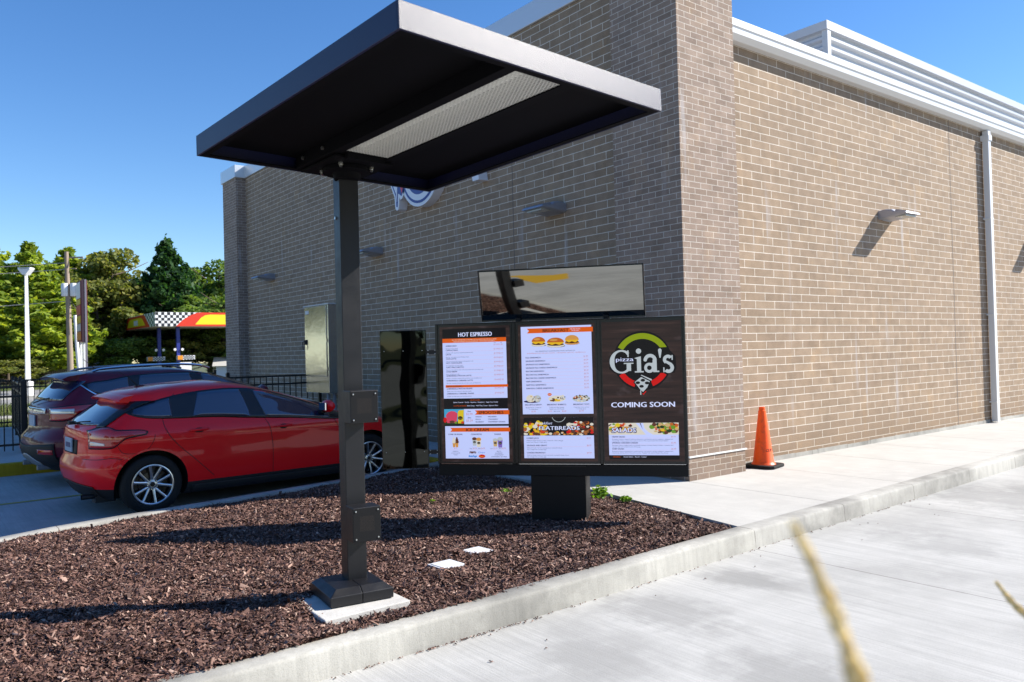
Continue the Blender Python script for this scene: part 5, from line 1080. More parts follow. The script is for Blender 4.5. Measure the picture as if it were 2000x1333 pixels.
# windscreen and head lamps
C1.decal('head_lamp', 2.95, 3.40, lambda x: 0.62, lambda x: 0.74-0.1*max(0, x-3.25), 0.006, M['clear_lens'], red, n=20, sides=(-1, 1))
for (x_, y_) in ((0, 0.895), (2.68, 0.895)):
    for sg_ in (-1, 1): wheel(red, x_, sg_, 0.316, 0.212, y_, 0.20)
def spec_suv():
    z = [0.22, 0.28, 0.35, 0.42, 0.50, 0.58, 0.66, 0.74, 0.82, 0.90, 0.98, 1.05, 1.10, 1.14, 1.20, 1.28, 1.36, 1.44, 1.50, 1.54, 1.57, 1.60, 1.625, 1.64, 1.65]
    xr = ([0.22,0.30,0.40,0.50,0.60,0.68,0.72,0.85,1.0,1.10,1.14,1.30,1.45,1.50,1.56,1.60,1.625,1.64,1.65], [-0.70,-0.80,-0.88,-0.90,-0.90,-0.885,-0.82,-0.80,-0.80,-0.765,-0.72,-0.60,-0.49,-0.50,-0.48,-0.30,-0.02,0.25,0.5])
    xf = ([0.22,0.30,0.45,0.65,0.80,0.92,1.0,1.07,1.14,1.25,1.35,1.46,1.55,1.60,1.625,1.64,1.65], [3.40,3.50,3.56,3.55,3.48,3.30,2.98,2.60,2.36,2.14,1.92,1.64,1.34,1.12,0.98,0.86,0.78])
    w_ = ([0.22,0.28,0.36,0.50,0.65,0.80,0.92,1.02,1.08,1.14,1.25,1.40,1.50,1.56,1.60,1.625,1.64,1.65], [0.84,0.885,0.90,0.912,0.915,0.912,0.918,0.912,0.890,0.862,0.812,0.748,0.705,0.655,0.58,0.47,0.34,0.20])
    return dict(rows=z, xr=xr, xf=xf, w=w_, Rr=([0.22,0.6,1.0,1.2,1.65],[0.50,0.48,0.44,0.36,0.3]), Rf=([0.22,0.7,1.0,1.15,1.65],[0.7,0.7,0.6,0.42,0.3]), wb=2.69, rt=0.345, arch=0.405, zm=lambda z: z if z < 1.2 else 1.2+(z-1.2)*0.82)
suv = thing('suv_car', 'dark maroon SUV with roof rails parked beyond the red hatchback', 'car', (2.33, 12.80, GL), rad(4.5))
C2 = Car(spec_suv()); C2.body(suv, M['maroon_paint'], 0.42)
lo = itp([(-0.36,1.385),(-0.31,1.315),(-0.20,1.225),(-0.08,1.185),(0.1,1.165),(0.6,1.150),(1.1,1.130),(1.6,1.105),(2.05,1.080),(2.36,1.07)])
hi = itp([(-0.36,1.395),(-0.25,1.430),(-0.05,1.455),(0.2,1.505),(0.5,1.535),(0.9,1.545),(1.2,1.53),(1.5,1.465),(1.8,1.345),(2.1,1.205),(2.30,1.105),(2.36,1.075)])
C2.decal('window_surround', -0.36, 2.36, lo, hi, 0.004, M['black_smooth'], suv, n=90, sides=(-1, 1))
pane(C2, suv, lambda x: lo(x)+m_, lambda x: max(hi(x)-m_, lo(x)+m_+0.0005), -0.30, 0.22)
qa = slant(0.32, 1.12, 0.05, -0.04, lo, hi); pane(C2, suv, qa[0], qa[1], 0.32, 1.12)
def L3(x): return lo(x)+m_ if x > 1.30 else lo(x)+m_+(1.30-x)/0.07*(hi(x)-lo(x)-2*m_)
pane(C2, suv, L3, lambda x: max(hi(x)-m_, L3(x)+0.0005), 1.23, 2.20)
C2.ribbon('window_trim', catmull([(-0.375,1.385),(-0.31,1.305),(-0.20,1.213),(-0.08,1.173),(0.1,1.152),(0.6,1.137),(1.2,1.113),(2.0,1.072)]), 0.018, 0.009, M['chrome'], suv, sides=(-1, 1))
sm2 = mat('maroon_panel_gap', (0.006,0.001,0.002), 0.6)
C2.ribbon('panel_gap', catmull([(0.27,1.5),(0.24,1.15),(0.26,0.95),(0.38,0.75),(0.55,0.55),(0.62,0.44)]), 0.007, 0.002, sm2, suv, sides=(-1, 1))
C2.ribbon('panel_gap', catmull([(1.18,1.53),(1.25,1.2),(1.30,1.0),(1.33,0.7),(1.33,0.44)]), 0.007, 0.002, sm2, suv, sides=(-1, 1))
for x_ in (0, 2.69): C2.ribbon('arch_cladding', [(x_+0.425*math.cos(rad(a)), 0.357+0.425*math.sin(rad(a))) for a in range(2, 180, 6)], 0.05, 0.010, M['plastic'], suv, sides=(-1, 1))
C2.decal('sill_cladding', 0.45, 2.24, lambda x: 0.23, lambda x: 0.44, 0.006, M['plastic'], suv, sides=(-1, 1))
tlo = itp([(-0.79,0.905),(-0.70,0.895),(-0.60,0.90),(-0.52,0.93),(-0.46,0.985),(-0.38,1.025),(-0.28,1.04),(-0.16,1.055),(-0.10,1.075)])
thi = itp([(-0.79,1.045),(-0.70,1.060),(-0.60,1.075),(-0.50,1.085),(-0.40,1.090),(-0.28,1.095),(-0.16,1.10),(-0.10,1.085)])
C2.decal('tail_lamp', -0.735, -0.10, lambda x: tlo(x)-0.012, lambda x: thi(x)+0.010, 0.005, M['black_smooth'], suv, n=50, sides=(-1, 1))
C2.decal('tail_lamp_lens', -0.73, -0.12, lambda x: tlo(x)+0.003, lambda x: thi(x)-0.003, 0.010, M['red_lens'], suv, n=50, sides=(-1, 1))
C2.decal('reversing_lens', -0.725, -0.50, lambda x: 0.985, lambda x: 1.045, 0.015, M['clear_lens'], suv, n=24, sides=(-1, 1))
C2.decal('tailgate_trim', -0.52, 0.52, lambda y: 0.97+0.03*abs(y), lambda y: 1.055, 0.008, M['clear_lens'], suv, n=24, rear=True)
C2.decal('rear_window', -0.70, 0.70, lambda y: 1.155, lambda y: 1.47-0.02*(y/0.7)**2, 0.006, M['glass_mid'], suv, n=40, rear=True)
C2.decal('bumper_cladding', -0.80, 0.80, lambda y: 0.30, lambda y: 0.60-0.05*(1-abs(y)/0.8), 0.008, M['plastic'], suv, n=40, rear=True)
C2.decal('skid_plate', -0.45, 0.45, lambda y: 0.27, lambda y: 0.44-0.10*(y/0.45)**2, 0.014, M['silver_plastic'], suv, n=30, rear=True)
for sg_ in (-1, 1):
    y0_, y1_ = sorted((sg_*0.52, sg_*0.78)); C2.decal('rear_reflector', y0_, y1_, lambda y: 0.46, lambda y: 0.52, 0.014, M['red_lens'], suv, n=12, rear=True)
xq = C2.xh(0, 0.88); b = MB(); b.box(xq-0.020, xq-0.008, -0.155, 0.155, 0.805, 0.955); b.build('licence_plate', M['plate'], suv)
b = MB(); b.tube([C2.rear(0.02, 1.10, 0.03), C2.rear(-0.22, 1.14, 0.035), C2.rear(-0.42, 1.17, 0.028)], 0.009); b.build('wiper', M['plastic'], suv)
b = MB(); n_ = 16; vs = []
for i in range(n_+1):
    y_ = -0.62+1.24*i/n_; k_ = 1-abs(y_/0.62)**4
    for (dx, z_) in ((0.22, 1.615), (0.0-0.05*k_, 1.575), (-0.085-0.04*k_, 1.528), (-0.06-0.04*k_, 1.505), (0.10, 1.50)): vs.append((-0.50+dx, y_, C2.zm(z_-0.04*(y_/0.62)**2)))
b.add(vs, [(i*5+q, (i+1)*5+q, (i+1)*5+(q+1) % 5, i*5+(q+1) % 5) for i in range(n_) for q in range(5)]+[(0,1,2,3,4), tuple(n_*5+q for q in (4,3,2,1,0))]); b.build('spoiler', M['maroon_paint'], suv, smooth=True, sharp=50)
for sg_ in (-1, 1):
    b = MB(); P_ = [(-0.20, 1.585), (-0.08, 1.628), (0.3, 1.66), (0.9, 1.675), (1.25, 1.648), (1.42, 1.59)]
    P_ = catmull(P_, 5); b.tube([(x_, sg_*(0.575), C2.zm(z_)+0.01) for x_, z_ in P_], 0.017, 8); b.build('roof_rail', M['silver_plastic'] if sg_ > 0 else M['chrome'], suv, smooth=True)
b = MB(); b.tube([(0.02, 0.0, 1.53), (-0.08, 0.0, 1.63), (-0.16, 0.0, 1.70)], [0.006,0.004,0.003], 6); b.build('antenna', M['plastic'], suv)
for y_ in (-0.42, 0.42): b = MB(); b.tube([(-0.85, y_, 0.27), (-0.6, y_, 0.27)], 0.035, 14); b.build('exhaust', M['silver_plastic'], suv, smooth=True)
handle(C2, suv, 0.50, 1.02, M['maroon_paint']); door_mirror(suv, C2, 2.02, 1.10, M['maroon_paint'])
for x_ in (0, 2.69):
    for sg_ in (-1, 1): wheel(suv, x_, sg_, 0.345, 0.225, 0.90, 0.21)

# ------------------------------------------------------------------ things across the lot
t_ = thing('light_pole', 'tall white square area-light pole on a white concrete base', 'light pole', (5.53, 47.7, G0))
b = MB(); b.lathe([(0.28,-0.1),(0.28,0.72),(0.25,0.75),(0.0001,0.75)], 24); b.build('base', M['shed'], t_)
b = MB(); vs = [(-0.12,-0.12,0.74),(0.12,-0.12,0.74),(0.12,0.12,0.74),(-0.12,0.12,0.74),(-0.07,-0.07,6.25),(0.07,-0.07,6.25),(0.07,0.07,6.25),(-0.07,0.07,6.25)]
b.add(vs, [(0,1,5,4),(1,2,6,5),(2,3,7,6),(3,0,4,7),(4,5,6,7)]); b.build('pole', M['white_metal'], t_)
b = MB(); b.prism([(-0.08,6.25),(0.08,6.25),(0.30,6.52),(0.32,6.62),(-0.32,6.62),(-0.30,6.52)], -0.2, 0.2, M=Matrix.Rotation(rad(-38), 4, 'Z') @ Matrix(((1,0,0,0),(0,0,1,0),(0,1,0,0),(0,0,0,1)))); b.build('lamp_head', M['white_metal'], t_)
b = MB(); b.box(-0.2, 0.2, -0.205, 0.205, 6.54, 6.60, M=Matrix.Rotation(rad(-38), 4, 'Z')); b.build('lens', M['lamp_lens'], t_)
t_ = thing('utility_pole', 'brown wooden utility pole carrying transformers and cables', 'utility pole', (9.75, 62.1, G0))
b = MB(); b.tube([(0.0,0,0),(-0.06,0.0,4.5),(-0.14,0.0,9.35)], [0.21,0.17,0.13], 14); b.build('pole', M['pole_wood'], t_, smooth=True)
for (dx, dy) in ((0.28, -0.26), (0.78, -0.66), (-0.30, 0.05)):
    b = MB(); b.lathe([(0.0001,6.25),(0.21,6.27),(0.24,6.32),(0.24,7.10),(0.20,7.16),(0.0001,7.17)], 18, M=Matrix.Translation((dx*0.85, dy*0.85, 0))); b.build('transformer', M['white_metal'], t_, smooth=True, sharp=50)
b = MB(); b.box(-0.35, 1.0, -0.04, 0.04, 8.9, 9.0, M=Matrix.Rotation(rad(-38), 4, 'Z')); b.box(-0.35, 0.5, -0.04, 0.04, 8.15, 8.22, M=Matrix.Rotation(rad(-38), 4, 'Z')); b.box(-0.3, 0.9, -0.03, 0.03, 6.2, 6.26, M=Matrix.Rotation(rad(-38), 4, 'Z')); b.build('crossarm', M['pole_wood'], t_)
b = MB()
for z_ in (5.1, 5.5, 5.75, 6.0, 4.8): b.tube([(-0.19, 0.1, z_+0.15), (0.05, -0.19, z_), (0.2, 0.05, z_-0.1)], 0.02, 6)
b.tube([(0.05,-0.2,6.0),(0.5,-0.5,5.0),(0.7,-0.6,4.2)], 0.025, 6); b.build('wire_wrap', M['plastic'], t_)
for i, (z_, zz_) in enumerate(((8.6, 8.4), (8.15, 7.85), (5.95, 5.6))):
    b = MB(); P_ = []
    for k in range(25): q = k/24; P_.append((9.7-30*q, 62.1-8*q+22*q, z_+G0-(z_-zz_)*q-1.4*math.sin(math.pi*q)*0.5))
    b.tube(P_, 0.022, 6); tag(b.build('overhead_cable', M['cable']), ['top overhead cable running left from the wooden utility pole', 'second overhead cable from the top of the utility pole', 'lowest overhead cable, well below the transformers'][i], 'cable')
b = MB(); b.tube([(9.36,56.1,G0),(9.20,56.2,2.5),(9.12,56.25,4.5)], [0.13,0.11,0.09], 12); tag(b.build('pole_stub', M['shed'], smooth=True), 'short leaning whitish pole between the utility pole and the pylon sign', 'pole')
t_ = thing('pylon_sign', 'tall narrow red and yellow pylon sign seen almost edge on', 'sign', (8.6, 50.6, G0), rad(87.5))
b = MB(); b.box(-0.55, 1.15, -0.17, 0.17, 2.85, 6.28); b.build('cabinet', mat('sign_dark_red', (0.16,0.015,0.01), 0.5), t_)
b = MB(); b.box(-0.60, -0.552, -0.03, 0.13, 2.8, 6.34); b.build('edge_trim', mat('dark_trim', (0.03,0.012,0.02), 0.5), t_)
b = MB(); b.box(-0.62, -0.552, -0.13, -0.03, 0.0, 6.34); b.build('support_post', mat('grey_trim', (0.16,0.15,0.18), 0.5), t_)
for i, (z0_, z1_, cc_) in enumerate(((5.3, 6.2, (0.7,0.7,0.68)), (4.95, 5.25, (0.6,0.45,0.02)), (4.4, 4.9, (0.45,0.03,0.02)), (3.9, 4.3, (0.6,0.42,0.02)), (3.45, 3.85, (0.5,0.5,0.45)), (2.95, 3.4, (0.55,0.2,0.02)))):
    b = MB(); b.box(-0.50, 1.10, 0.171, 0.19, z0_, z1_); b.build('sign_face', mat('pylon_face_%d' % i, cc_, 0.4), t_)
for x_ in (-0.45, 0.85): b = MB(); b.box(x_, x_+0.1, -0.06, 0.06, 0, 2.85); b.build('leg', M['white_metal'], t_)
# filling station canopy
gs = thing('fuel_canopy', 'filling station canopy with chequered, red and yellow fascia on blue columns', 'canopy', (16.5, 67.0, G0), 0.0)
b = MB(); b.box(0, 24, 0, 12.9, 4.42, 5.50); b.build('deck', mat('canopy_soffit', (0.55,0.52,0.42), 0.7), gs)
CK = [mat('fascia_white', (0.74,0.74,0.72), 0.45), mat('fascia_black', (0.015,0.015,0.02), 0.45), mat('fascia_red', (0.62,0.035,0.01), 0.4), mat('fascia_yellow', (0.78,0.62,0.01), 0.4), mat('fascia_green', (0.04,0.16,0.10), 0.4)]
b = MB(); F = lambda x, z, l: (x, -0.02-0.006*l, z)
def fq(x0, x1, z0, z1, mi, l=1): b.add([F(x0,z0,l), F(x1,z0,l), F(x1,z1,l), F(x0,z1,l)], [(0,1,2,3)], mi)
fq(-0.02, 24, 4.40, 5.53, 0, 0)
for i in range(20):
    for k in range(5):
        if (i+k) % 2 == 0: fq(0.0+i*0.225, 0.225+i*0.225, 4.41+k*0.222, 4.41+(k+1)*0.222, 1, 1)
def fpoly(pts, mi, l): b.add([F(x, z, l) for x, z in pts], [tuple(range(len(pts)))], mi)
fpoly([(1.55,4.40),(24,4.40),(24,5.53),(3.6,5.53),(3.2,5.50),(2.7,5.30),(2.1,4.93)], 2, 2)
fpoly([(3.05,4.55),(22,4.55),(22,5.36),(4.2,5.36),(3.85,5.30),(3.5,5.08)], 3, 3)
b.build('front_fascia', CK, gs)
b = MB()
S = lambda y, z, l: (-0.02-0.006*l, y, z)
def sq(y0, y1, z0, z1, mi, l=1): b.add([S(y0,z0,l), S(y0,z1,l), S(y1,z1,l), S(y1,z0,l)], [(0,1,2,3)], mi)
def spoly(pts, mi, l): b.add([S(y, z, l) for y, z in pts], [tuple(range(len(pts)))], mi)
sq(-0.02, 12.95, 4.40, 5.53, 0, 0)
for i in range(30):
    for k in range(5):
        if (i+k) % 2 == 0: sq(i*0.43, 0.43+i*0.43, 4.41+k*0.222, 4.41+(k+1)*0.222, 4, 1)
spoly([(1.6,4.42),(10.9,4.42),(9.6,5.25),(8.9,5.46),(3.9,5.50),(3.2,5.40)], 2, 2)
spoly([(3.0,4.60),(9.4,4.60),(8.6,5.15),(8.1,5.28),(4.6,5.30),(4.0,5.18)], 3, 3)
spoly([(5.5,4.70),(6.9,4.70),(6.9,5.12),(5.5,5.12)], 0, 4)
b.build('side_fascia', CK, gs)
for (x_, y_) in ((1.05, 3.2), (1.95, 1.0)):
    b = MB(); b.box(x_-0.13, x_+0.13, y_-0.13, y_+0.13, 0.0, 4.42); cm = b.build('column', M['blue_paint'], gs)
    for dx in (-0.30, 0.28): b = MB(); b.lathe([(0.0001,-0.16),(0.11,-0.16),(0.11,-0.13),(0.0001,-0.13)], 18, M=Matrix.Translation((x_+dx, y_-0.1, 2.55)), axis='y'); b.build('round_plate', M['shed'], cm)
for i, (x_, y_, z_) in enumerate(((0.65, 3.0, 1.7), (2.4, 0.8, 1.75))):
    p_ = thing('fuel_pump', ['white fuel pump behind the left blue column', 'white fuel pump beside the right blue column'][i], 'fuel pump', (16.5+x_, 67+y_, G0), 0.0, 'fuel pumps under the canopy')
    b = MB(); b.box(-0.45, 0.45, -0.3, 0.3, 0, z_-0.25); b.build('pump_body', M['shed'], p_)
    b = MB(); b.box(-0.6, 0.75, -0.22, 0.22, z_-0.05, z_+0.3)
    b.build('topper', CK[0], p_)
    b = MB(); b.box(-0.59, -0.2, -0.235, -0.222, z_-0.04, z_+0.29); b.build('topper_badge', mat('pump_orange', (0.7,0.25,0.01), 0.5), p_)
    b = MB()
    for a_ in range(8):
        for k in range(4):
            if (a_+k) % 2: b.box(-0.18+a_*0.11, -0.07+a_*0.11, -0.235, -0.222, z_-0.04+k*0.082, z_+0.042+k*0.082)
    b.build('topper_checks', CK[1], p_)
t_ = thing('shed', 'small white board shed with a gable roof among the trees', 'shed', (12.9, 78.5, G0), rad(-30))
b = MB(); b.box(-1.5, 1.5, -1.5, 1.5, 0, 1.55)
for k in range(13): b.box(-1.5+k*0.24, -1.485+k*0.24, -1.51, -1.5, 0, 1.55)
b.build('wall', M['shed'], t_)
b = MB(); b.prism([(-1.7,1.5),(1.7,1.5),(1.6,1.75),(0.0,2.35),(-1.6,1.75)], -1.7, 1.7, M=Matrix(((1,0,0,0),(0,0,1,0),(0,1,0,0),(0,0,0,1)))); b.build('roof', mat('pale_shingles', (0.5,0.5,0.48), 0.8), t_)
t_ = thing('board_fence', 'grey weathered board fence under the pines', 'fence', (3.0, 71.5, G0), rad(-4))
b = MB(); x_ = 0
while x_ < 8.4: b.box(x_, x_+0.135, -0.02, 0.02, 0, 1.25+random.uniform(-0.06, 0.06)); x_ += 0.15
b.build('boards', M['wood_grey'], t_)
t_ = thing('board_fence', 'white board fence between the pine trunks', 'fence', (8.9, 74.8, G0), rad(-10))
b = MB(); x_ = 0
while x_ < 3.2: b.box(x_, x_+0.17, -0.02, 0.02, 0, 1.75+random.uniform(-0.04, 0.04)); x_ += 0.185
b.build('boards', M['shed'], t_)
# pale flat-roofed shop and a parked car glimpsed beside the far pier
t_ = thing('low_shop', 'low pale shop with a grey roof just left of the far pier', 'building', (25.2, 66.5, G0), rad(-20))
b = MB(); b.box(-4, 10, 0, 8, 0, 1.1); b.build('wall', mat('pale_blue_siding', (0.45,0.52,0.62), 0.7), t_)
b = MB(); b.add([(-4.3,-0.4,1.1),(10.3,-0.4,1.1),(10.3,3,1.85),(-4.3,3,1.85),(-4.3,8.2,1.1),(10.3,8.2,1.1)], [(0,1,2,3),(3,2,5,4),(0,3,4),(1,5,2)]); b.build('roof', mat('grey_shingles', (0.42,0.41,0.38), 0.85), t_)

# ------------------------------------------------------------------ trees
def leaf_quads(P, size, rng, flat=0.0, elong=1.6):
    n = len(P); a = rng.normal(size=(n, 3)); a[:, 2] *= (1-flat); a /= np.linalg.norm(a, axis=1)[:, None]; c = rng.normal(size=(n, 3)); c[:, 2] *= (1-flat*0.5)
    c -= a*np.sum(a*c, 1)[:, None]; c /= np.linalg.norm(c, axis=1)[:, None]; s_ = (size*rng.uniform(0.6, 1.4, n))[:, None]
    u = a*s_*elong/2; v = c*s_/2
    return np.stack([P-u-v*0.4, P+u*0.2-v, P+u+v*0.3, P-u*0.1+v], 1)
def quad_mesh(name, Q, mtl):
    n = len(Q); me = bpy.data.meshes.new(name); V = Q.reshape(-1, 3); me.vertices.add(len(V)); me.vertices.foreach_set('co', V.ravel().astype(np.float32))
    me.loops.add(n*4); me.loops.foreach_set('vertex_index', np.arange(n*4, dtype=np.int32)); me.polygons.add(n); me.polygons.foreach_set('loop_start', (np.arange(n)*4).astype(np.int32)); me.update(calc_edges=True); me.materials.append(mtl); return me
def crown_points(kind, h, r, n, rng, r_exp=1.4):
    P = []
    if kind == 'round':
        nc = 42
        for i in range(nc):
            while True:
                d = rng.normal(size=3); d /= np.linalg.norm(d)
                if d[2] > -0.55: break
            q = rng.uniform(0.5, 1.0); c = np.array([d[0]*r*q, d[1]*r*q, h*0.56+d[2]*h*0.40*q]); cr = r*rng.uniform(0.20, 0.36)
            m = n//nc; e = rng.normal(size=(m, 3)); e /= np.linalg.norm(e, axis=1)[:, None]; e *= (rng.random(m)**0.4)[:, None]; e[:, 2] *= 0.75; P.append(c+e*cr)
    elif kind == 'pine':
        nl = 13 if r_exp < 2 else 11
        for k in range(nl):
            f = k/(nl-1); z = h*(0.17+0.80*f); rl = r*(1-f**r_exp)*0.97+0.25; nb = rng.integers(6, 9)
            for j in range(nb):
                a = 2*math.pi*(j+rng.uniform(-0.3, 0.3))/nb+k*0.7; L_ = rl*rng.uniform(0.7, 1.1); m = int(n*(L_/r)/(nl*5.2))+14; t_ = rng.uniform(0.22, 1, m)**0.8
                w_ = L_*0.24*np.sin(np.clip(t_, 0, 1)*2.6+0.25)+0.08; la = rng.normal(size=m)*w_*0.62
                x = math.cos(a)*L_*t_-math.sin(a)*la; y = math.sin(a)*L_*t_+math.cos(a)*la; zz = z+L_*(0.05*t_+0.20*t_**2.2)-0.10*L_+np.abs(rng.normal(size=m))*0.20+0.05*rng.normal(size=m)
                P.append(np.stack([x, y, zz], 1))
        m = n//40; P.append(np.stack([rng.normal(size=m)*0.15, rng.normal(size=m)*0.15, h*(0.93+0.07*rng.random(m))], 1))
    return np.concatenate(P)
def trunk_mb(kind, h, r, rng):
    b = MB(); lean = rng.uniform(-0.02, 0.02); P_ = [(lean*z_*h, lean*z_*h*0.5, z_*h) for z_ in (0, 0.2, 0.45, 0.7, 0.9)]; b.tube(P_, [h*0.022, h*0.018, h*0.013, h*0.008, h*0.003], 8)
    for i in range(16 if kind == 'round' else 22):
        z_ = h*rng.uniform(0.25, 0.85); a = rng.uniform(0, 6.28); L_ = r*(0.75 if kind == 'round' else (1-z_/h)*1.0+0.1); up = 0.5 if kind == 'round' else 0.12
        b.tube([(0, 0, z_), (math.cos(a)*L_*0.5, math.sin(a)*L_*0.5, z_+L_*up*0.4), (math.cos(a)*L_, math.sin(a)*L_, z_+L_*up)], [h*0.006, h*0.004, h*0.002], 5)
    return b
TPL = {}
def tree(name, kind, mk, h, r, x, y, label, rz=0.0, n=9000, size=0.22, z=G0, seed=0, group='trees beyond the lot'):
    key = (kind, mk, seed)
    rng = np.random.default_rng(100+seed)
    if key not in TPL:
        P = crown_points(kind, 10.0, 3.6, n, rng, 2.3 if mk == 'leaf_pine' else 1.7); Q = leaf_quads(P, size, rng, 0.35 if kind == 'pine' else 0.1, 2.0 if kind == 'pine' else 1.3); TPL[key] = (quad_mesh('crown', Q, M[mk]), trunk_mb(kind, 10.0, 3.6, rng))
    me, tb = TPL[key]
    t_ = thing(name, label, 'tree', (x, y, z), rz, group); t_.scale = (r/3.6, r/3.6, h/10.0)
    c = bpy.data.objects.new('crown', me); COL.objects.link(c); c.parent = t_
    if isinstance(tb, MB): o = tb.build('trunk', M['bark'], t_, smooth=True); TPL[key] = (me, o.data)
    else: o = bpy.data.objects.new('trunk', tb); COL.objects.link(o); o.parent = t_
tree('pine_tree', 'pine', 'leaf_pine', 12.0, 4.6, 9.6, 80.5, 'yellow-green pine with its tip between the white light pole and the utility pole', 0.4, seed=1, n=16000)
tree('pine_tree', 'pine', 'leaf_pine', 13.0, 5.4, 5.2, 85.0, 'yellow-green pine at the left edge of the picture behind the light pole', 2.1, seed=2, n=16000)
tree('pine_tree', 'pine', 'leaf_pine', 12.3, 5.2, 13.2, 85.0, 'yellow-green pine whose top shows just right of the utility pole', 2.9, seed=1)
tree('pine_tree', 'pine', 'leaf_pine', 13.0, 5.4, 7.4, 88.5, 'yellow-green pine directly behind the white light pole', 5.1, seed=2)
tree('pine_tree', 'pine', 'leaf_pine', 8.4, 4.4, 9.3, 71.0, 'lower bright pine in front, around the foot of the utility pole', 1.0, seed=1)
tree('pine_tree', 'pine', 'leaf_pine', 7.8, 4.2, 5.6, 75.5, 'bright green pine over the grey board fence', 4.0, seed=2)
tree('pine_tree', 'pine', 'leaf_dark', 12.9, 4.3, 20.6, 79.0, 'dark pointed pine rising behind the chequered canopy', 0.3, seed=3, n=18000)
tree('pine_tree', 'pine', 'leaf_dark', 10.5, 3.9, 23.3, 82.5, 'dark pine tucked behind the tall pointed pine', 2.0, seed=3)
tree('leafy_tree', 'round', 'leaf_olive', 12.6, 5.6, 16.9, 84.5, 'large olive-green leafy tree behind the pylon sign', 0.0, seed=4, n=16000)
tree('leafy_tree', 'round', 'leaf_olive', 9.9, 4.6, 14.9, 80.5, 'olive leafy tree in front, left of the filling station canopy', 1.3, seed=5, n=16000)
tree('leafy_tree', 'round', 'leaf_green', 11.9, 4.8, 13.3, 90.0, 'green leafy tree whose top shows right of the utility pole', 2.2, seed=6, n=14000)
tree('leafy_tree', 'round', 'leaf_green', 12.6, 5.2, 27.6, 86.0, 'green leafy tree beside the far brick pier', 0.6, seed=6)
tree('leafy_tree', 'round', 'leaf_green', 11.0, 5.0, 0.4, 88.0, 'green leafy tree at the extreme left edge', 3.1, seed=4)
tree('leafy_tree', 'round', 'leaf_green', 8.0, 5.0, 24.6, 75.5, 'lower leafy tree filling the gap under the far canopy end', 1.9, seed=7)
for i, (x_, y_, h_, r_, lab) in enumerate(((6.6, 67.5, 2.7, 2.6, 'rounded green shrub at the left edge before the grey fence'), (15.2, 72.5, 4.6, 3.2, 'shrubby low tree under the left end of the canopy'), (20.8, 73.5, 4.4, 3.6, 'shrubby low tree behind the blue columns'), (25.6, 72.0, 3.4, 3.6, 'low shrub above the pale shop roof'), (1.5, 70.0, 4.2, 3.4, 'big shrub cut by the left edge'), (12.6, 83.5, 5.2, 4.0, 'shady understorey shrub behind the white shed'), (18.5, 80.5, 5.5, 4.2, 'shady understorey shrub behind the canopy deck'), (5.5, 90.0, 7.0, 5.5, 'shady understorey shrub behind the left pines'), (28.5, 80.0, 6.0, 4.0, 'understorey shrub touching the far pier'))):
    tree('shrub', 'round', 'leaf_green' if i % 2 else 'leaf_olive', h_, r_, x_, y_, lab, i*1.1, seed=8, n=9000, group='shrubs beyond the lot', z=G0-0.4)
for i in range(9):
    tree('leafy_tree', 'round', 'leaf_green', 8.2+1.4*((i*7) % 3)/2, 6.0, -4.0+i*5.2, 100.0+(i % 2)*5, 'leafy tree in the dark back row, number %d from the left edge' % (i+1) if False else ['back-row tree behind the left edge shrub','back-row tree behind the light pole','back-row tree behind the left pines','back-row tree behind the utility pole','back-row tree behind the pylon sign','back-row tree behind the olive trees','back-row tree behind the pointed pine','back-row tree behind the canopy end','back-row tree hidden by the far pier'][i], i*0.8, seed=9, n=12000, size=0.3)
# hedge of trees over the road, behind the viewer: reflected in the panels and cars
for i, (x_, y_, h_) in enumerate(((-22, -26, 9), (-12, -30, 10), (-1, -31, 9), (10, -30, 11), (-30, -14, 9), (-34, 0, 10), (22, -28, 10))):
    tree('leafy_tree', 'round', 'leaf_green', h_, 5.5, x_, y_, ['leafy tree across the road behind the viewer, far left','leafy tree across the road behind the viewer, left','leafy tree straight behind the viewer','leafy tree across the road behind the viewer, right','leafy tree left of the lane, nearest the road','leafy tree left of the lane, farther along','leafy tree across the road behind the viewer, far right'][i], i*1.3, seed=9, size=0.3, group='trees across the road')

for i, (x_, y_, h_) in enumerate(((-14, 66, 10), (-22, 60, 11), (-31, 52, 10), (-39, 44, 11), (-8, 74, 9))):
    tree('leafy_tree', 'round', 'leaf_olive', h_, 6.0, x_, y_, ['leafy tree beyond the lot, left out of the picture, nearest to it','leafy tree beyond the lot, second out of the picture to the left','leafy tree beyond the lot, third out of the picture to the left','leafy tree beyond the lot, farthest out of the picture to the left','leafy tree beyond the lot just past the left edge of the picture'][i], i*1.1, seed=9, size=0.3, group='trees left of the lot')

# grass strips beyond the fence
def blades(name, region, N, h, mtl, label, cat):
    px = RNG.uniform(region[0], region[1], N); py = RNG.uniform(region[2], region[3], N); hh = h*RNG.uniform(0.5, 1.3, N); a = RNG.uniform(0, 6.28, N); w_ = 0.012; tx = RNG.normal(0, 0.35, N)*hh; ty = RNG.normal(0, 0.35, N)*hh; z = np.full(N, G0)
    Q = np.stack([np.stack([px-np.cos(a)*w_, py-np.sin(a)*w_, z], 1), np.stack([px+np.cos(a)*w_, py+np.sin(a)*w_, z], 1), np.stack([px+tx+np.cos(a)*w_*0.3, py+ty+np.sin(a)*w_*0.3, z+hh], 1), np.stack([px+tx-np.cos(a)*w_*0.3, py+ty-np.sin(a)*w_*0.3, z+hh], 1)], 1)
    o = bpy.data.objects.new(name, quad_mesh(name, Q, mtl)); COL.objects.link(o); tag(o, label, cat, kind='stuff')
blades('lawn_grass', (-6, 7.0, 22.4, 26.8), 26000, 0.10, M['grass'], 'strip of sunlit grass just beyond the black picket fences', 'grass')
